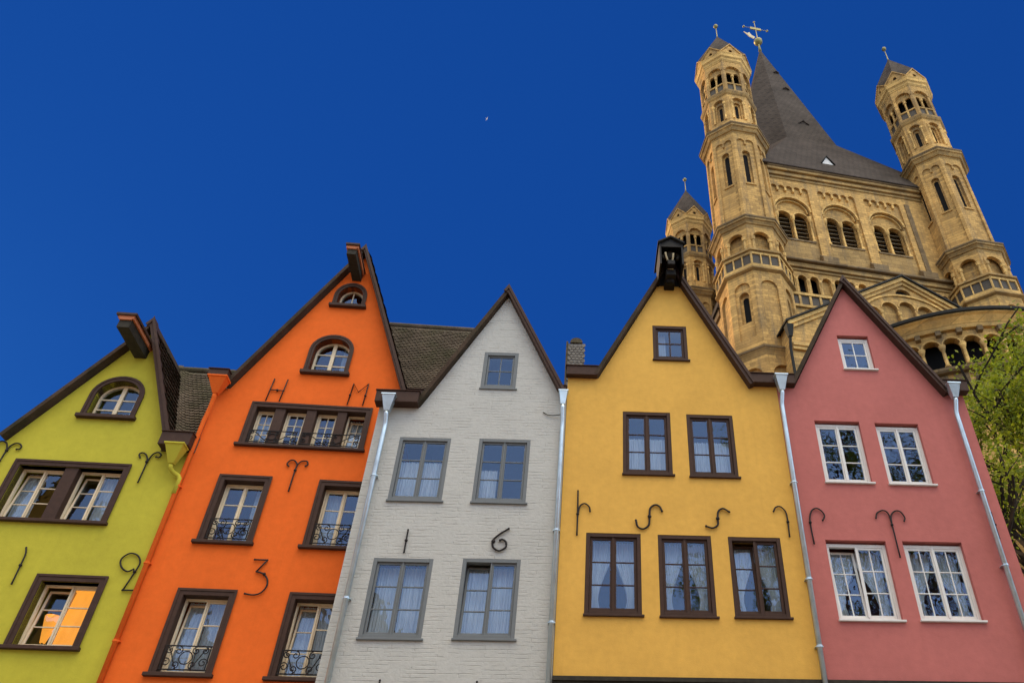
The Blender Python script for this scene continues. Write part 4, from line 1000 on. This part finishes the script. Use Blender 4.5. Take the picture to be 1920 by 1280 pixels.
# --- rounded apse
ax, ay = 19.5, -3.0
def apm(deg, Rd):
    a = R(deg); n = Vector((math.sin(a), -math.cos(a), 0)); t = Vector((math.cos(a), math.sin(a), 0))
    return lambda s, z, d: Vector((ax, ay, z)) + n * (Rd - d) + t * s
def half(b, prof, n=60):
    rings = [[(ax + r * math.sin(R(-92 + 184 * i / n)), ay - r * math.cos(R(-92 + 184 * i / n)), z) for z, r in prof] for i in range(n + 1)]
    b.loft(rings)
b = MB(); half(b, [(0, 8.75), (26.8, 8.75), (26.8, 6), (0, 6)]); half(b, [(29.05, 8.92), (29.35, 8.92), (29.35, 7.5), (29.05, 7.5)])
step = 6.6; degs = [-34.2 + step * i for i in range(-8, 19)]
degs = [d for d in degs if -90 < d < 90]
hw = 8.95 * math.tan(R(step / 2))
for d in degs: b.slab(rect(-hw, hw, 26.95, 29.2), [arch(-.455, .455, 27.0, 28.40)], apm(d, 8.95), 0, .42)
A = b.build('apse', 'stone', CH)
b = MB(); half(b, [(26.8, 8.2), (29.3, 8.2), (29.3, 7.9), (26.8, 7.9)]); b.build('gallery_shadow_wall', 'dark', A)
b = MB(); half(b, [(26.7, 8.7), (26.7, 9.05), (26.8, 9.12), (26.95, 9.12), (27.0, 8.3)]); half(b, [(25.1, 8.7), (25.15, 8.95), (25.35, 8.95), (25.4, 8.7)]); b.build('ledge', 'stone_dark', A)
b = MB()
half(b, [(29.3, 8.6), (29.3, 9.14), (29.42, 9.2), (29.5, 9.14), (29.62, 9.22), (29.85, 9.45), (29.92, 9.62), (30.0, 9.62), (30.0, 8.6)]); b.build('cornice', 'stone_fine', A, smooth=False)
b = MB(); half(b, [(29.96, 9.60), (29.98, 9.74), (30.12, 9.76), (30.2, 9.7), (33.0, 3.0), (33.0, 2.8), (30.0, 9.4)]); b.build('apse_roof', 'lead', A)
for d in degs:
    f = apm(d + step / 2, 8.95)
    b = MB(); b.box(-.14, .14, -.30, .02, 28.98, 29.28, lambda p, f=f: f(p.x, p.z, p.y)); b.build('corbel', 'stone_dark', A)
    c = f(0, 0, -.02); b = MB(); b.lathe([(27.0, .16), (27.12, .16), (27.16, .10), (28.1, .09), (28.14, .13), (28.4, .2)], (c.x, c.y), 8); b.build('column', 'stone_fine', A, smooth=True)
b = MB()
for d in degs: hood_ring(b, apm(d, 8.95), 0, 28.4, .455, .515, -.05, .05)
b.build('arch_moulding', 'stone_fine', A)
for d in degs:
    f = apm(d, 8.78); b = MB(); b.box(-.36, .36, -.03, .03, 25.55, 26.65, lambda p, f=f: f(p.x, p.z, p.y)); b.build('wall_panel', 'stone_dark', A)
SHIFT = Vector((0, 0, 0))
# ------------------------------------------------------------------ trees
def tree(name, loc, h, spread, label, seed, leaves=9000, leaf=.10, bare=0.0, lean=(0, 0), trunk_h=.3, low=0.35, keep=None):
    rnd = random.Random(seed)
    root = empty(name, (loc[0], loc[1], 0)); tag(root, label, 'tree')
    wood, cr = MB(), MB(); tips = []
    def branch(p, d, L, r, lev):
        n = 5; pts = [p]; q = p.copy(); dd = d.normalized()
        for i in range(n):
            dd = (dd + Vector((rnd.uniform(-.22, .22), rnd.uniform(-.22, .22), rnd.uniform(-.08, .20)))).normalized()
            q = q + dd * L / n; pts.append(q.copy())
        if keep and lev >= 2 and not keep(pts[-1]): return
        wood.tube(pts, r, 6 if lev < 2 else 4, r * .45)
        if lev >= 2:
            for k in (2, 3, 4, 5): tips.append((pts[k], dd.copy(), lev))
        if lev < 4:
            for k in range(rnd.randint(3, 5) if lev < 3 else rnd.randint(2, 4)):
                t = rnd.uniform(.35, 1.0); i = min(int(t * n), n - 1); bp = pts[i].lerp(pts[i + 1], t * n - i if i < n else 1)
                ax_ = Vector((rnd.uniform(-1, 1), rnd.uniform(-1, 1), rnd.uniform(-.25, .65)))
                nd = (dd * .65 + ax_ * .8).normalized(); branch(bp, nd, L * rnd.uniform(.48, .68), r * .48, lev + 1)
    top = h * trunk_h; tp = []
    for i in range(6): tp.append(Vector((lean[0] * i / 5, lean[1] * i / 5, top * i / 5)))
    wood.tube(tp, h * .018, 10, h * .013)
    nl = 9
    for k in range(nl):
        a = 2 * math.pi * k / nl + rnd.uniform(-.3, .3); el = rnd.uniform(.25, 1.15)
        z0 = top * rnd.uniform(.75, 1.0); b0 = Vector((lean[0] * z0 / top, lean[1] * z0 / top, z0))
        branch(b0, Vector((math.cos(a) * math.cos(el), math.sin(a) * math.cos(el), math.sin(el))), (h - top) * rnd.uniform(.48, .62) * (1 if el > .7 else spread), h * .008, 1)
    branch(tp[-1], Vector((0, 0, 1)), (h - top) * .55, h * .010, 1)
    wood.build('trunk', 'bark', root)
    lowz = top + (h - top) * low
    wts = []
    for p, d, lv in tips:
        k = min(1, max(.08, (p.z - lowz) / ((h - top) * .25))); wts.append(k * (1 if rnd.random() > bare else .1) * (.12 + rnd.random() ** 3 * 2.6))
    tot = sum(wts); per = leaves / tot
    for (p, d, lv), w_ in zip(tips, wts):
        for _ in range(int(per * w_ + rnd.random())):
            c = p + Vector((rnd.gauss(0, 1), rnd.gauss(0, 1), rnd.gauss(0, .8))) * .23
            a = Vector((rnd.uniform(-1, 1), rnd.uniform(-1, 1), rnd.uniform(-.9, .3))).normalized() * leaf * rnd.uniform(.45, 1.45)
            s = a.cross(Vector((rnd.uniform(-1, 1), rnd.uniform(-1, 1), rnd.uniform(-1, 1)))).normalized() * a.length * .38
            v = [cr.bm.verts.new(q) for q in (c - a * .5, c + s, c + a * .5, c - s)]
            cr.bm.faces.new(v)
    me = bpy.data.meshes.new('crown'); cr.bm.to_mesh(me); cr.bm.free(); me.materials.append(MAT['leaf'])
    o = bpy.data.objects.new('crown', me); COL.objects.link(o); o.parent = root
    return root
tree('tree', (15.7, 24.6), 24.2, .82, 'young green spring tree standing between the pink house and the rounded apse', 5, leaves=72000, leaf=.125, trunk_h=.40, low=.14, keep=lambda p: p.x > -4.1 + max(0, p.z - 19.6) * 1.3 and p.z < 23.8)
tree('tree', (14.5, -.5), 27.0, 1.0, 'tall spring tree on the square, mirrored in the pink house windows', 11, leaves=14000, leaf=.2, bare=.4, trunk_h=.3, low=.1)
# ------------------------------------------------------------------ houses across the square (seen mirrored in the panes)
def far_house(x0, x1, y0, zt, ridge, m, label, cols_, zs_):
    global SHIFT
    SHIFT = Vector((0, 0, 0)); uc = (x0 + x1) / 2; h = empty('town_house', (uc, y0, 0), math.pi); tag(h, label, 'house', 'houses across the square'); w_ = (x1 - x0) / 2
    hs = []
    for i in range(cols_):
        for z in zs_:
            c = -w_ + (i + .5) * 2 * w_ / cols_; hs.append((c - .55, c + .55, z, z + 1.8))
    b = MB(); gb = [(-w_, 0), (w_, 0), (w_, zt), (0, ridge), (-w_, zt)]
    b.slab(gb, [rect(*q) for q in hs], FL, 0, .3); b.slab(gb, [], FL, 8.0, 8.3); b.box(-w_, -w_ + .3, .3, 8, 0, zt - .2); b.box(w_ - .3, w_, .3, 8, 0, zt - .2); b.build('wall', m, h)
    for q in hs: window(h, *q, 'cream', cur=None, rec=.08)
    b = MB()
    for s_ in (-1, 1): b.prism([(s_ * (w_ + .3), zt - .25), (0, ridge + .02), (0, ridge + .25), (s_ * (w_ + .3), zt)], -.2, 8.5, FL)
    b.build('roof', 'tile', h)
far_house(-34, -24.5, -19, 22.0, 29.0, 'yellow', 'sunlit ochre house across the square, mirrored in the lime green house', 4, (3.5, 7, 10.5, 14, 17.5))
far_house(-24.3, -16.5, -19.5, 16.0, 22.5, 'stone_dark', 'dark stone house across the square, mirrored in the orange house', 3, (3.5, 7, 10.5))
far_house(-16.3, -8.2, -20.5, 16.5, 22.5, 'white', 'white brick house across the square', 3, (3.5, 7, 10.5))
far_house(-8.0, 1.2, -20.0, 13.0, 18.5, 'pink', 'broad pink house across the square', 4, (3.5, 6.7, 9.9))
far_house(1.4, 9.6, -20.4, 14.0, 19.5, 'green', 'lime plastered house across the square', 3, (3.5, 7, 10.5))
far_house(9.8, 19.0, -20.0, 15.0, 20.5, 'orange', 'orange house across the square', 4, (3.5, 7, 10.5))
far_house(19.2, 29.0, -19.6, 14.0, 20.0, 'stone', 'sandy stone house across the square', 4, (3.5, 7, 10.5))
# ------------------------------------------------------------------ bird
rx, ry, rz_ = -.1687, .5893, .8544        # direction of the speck in the sky
D_ = 150.0; k_ = D_ / math.sqrt(rx * rx + ry * ry + rz_ * rz_)
B = empty('bird', (rx * k_, ry * k_, 1.65 + rz_ * k_), R(30)); B.scale = (.65, .65, .65); tag(B, 'tiny white bird gliding alone in the blue sky', 'bird')
b = MB(); b.loft([[(x_, r_ * math.cos(a * math.pi / 4), r_ * .8 * math.sin(a * math.pi / 4)) for a in range(8)] for x_, r_ in ((-.30, .01), (-.2, .05), (-.02, .085), (.12, .07), (.2, .045), (.26, .04), (.30, .01))]); b.build('body', 'feather', B, smooth=True)
for s in (-1, 1):
    b = MB(); P = [(.08, 0.05), (.14, .28), (.10, .42), (-.12, .75), (-.06, .40), (-.10, .25), (-.10, .05)]
    b.loft([[(x_, s * y_, .03 + .12 * min(y_, .3) - .12 * max(0, y_ - .4) + e) for x_, y_ in P] for e in (-.008, .008)]); b.build('wing', 'feather', B)
b = MB(); b.loft([[(-.25, -.03, e), (-.25, .03, e), (-.42, .07, e), (-.42, -.07, e)] for e in (-.008, .008)]); b.build('tail', 'feather', B)
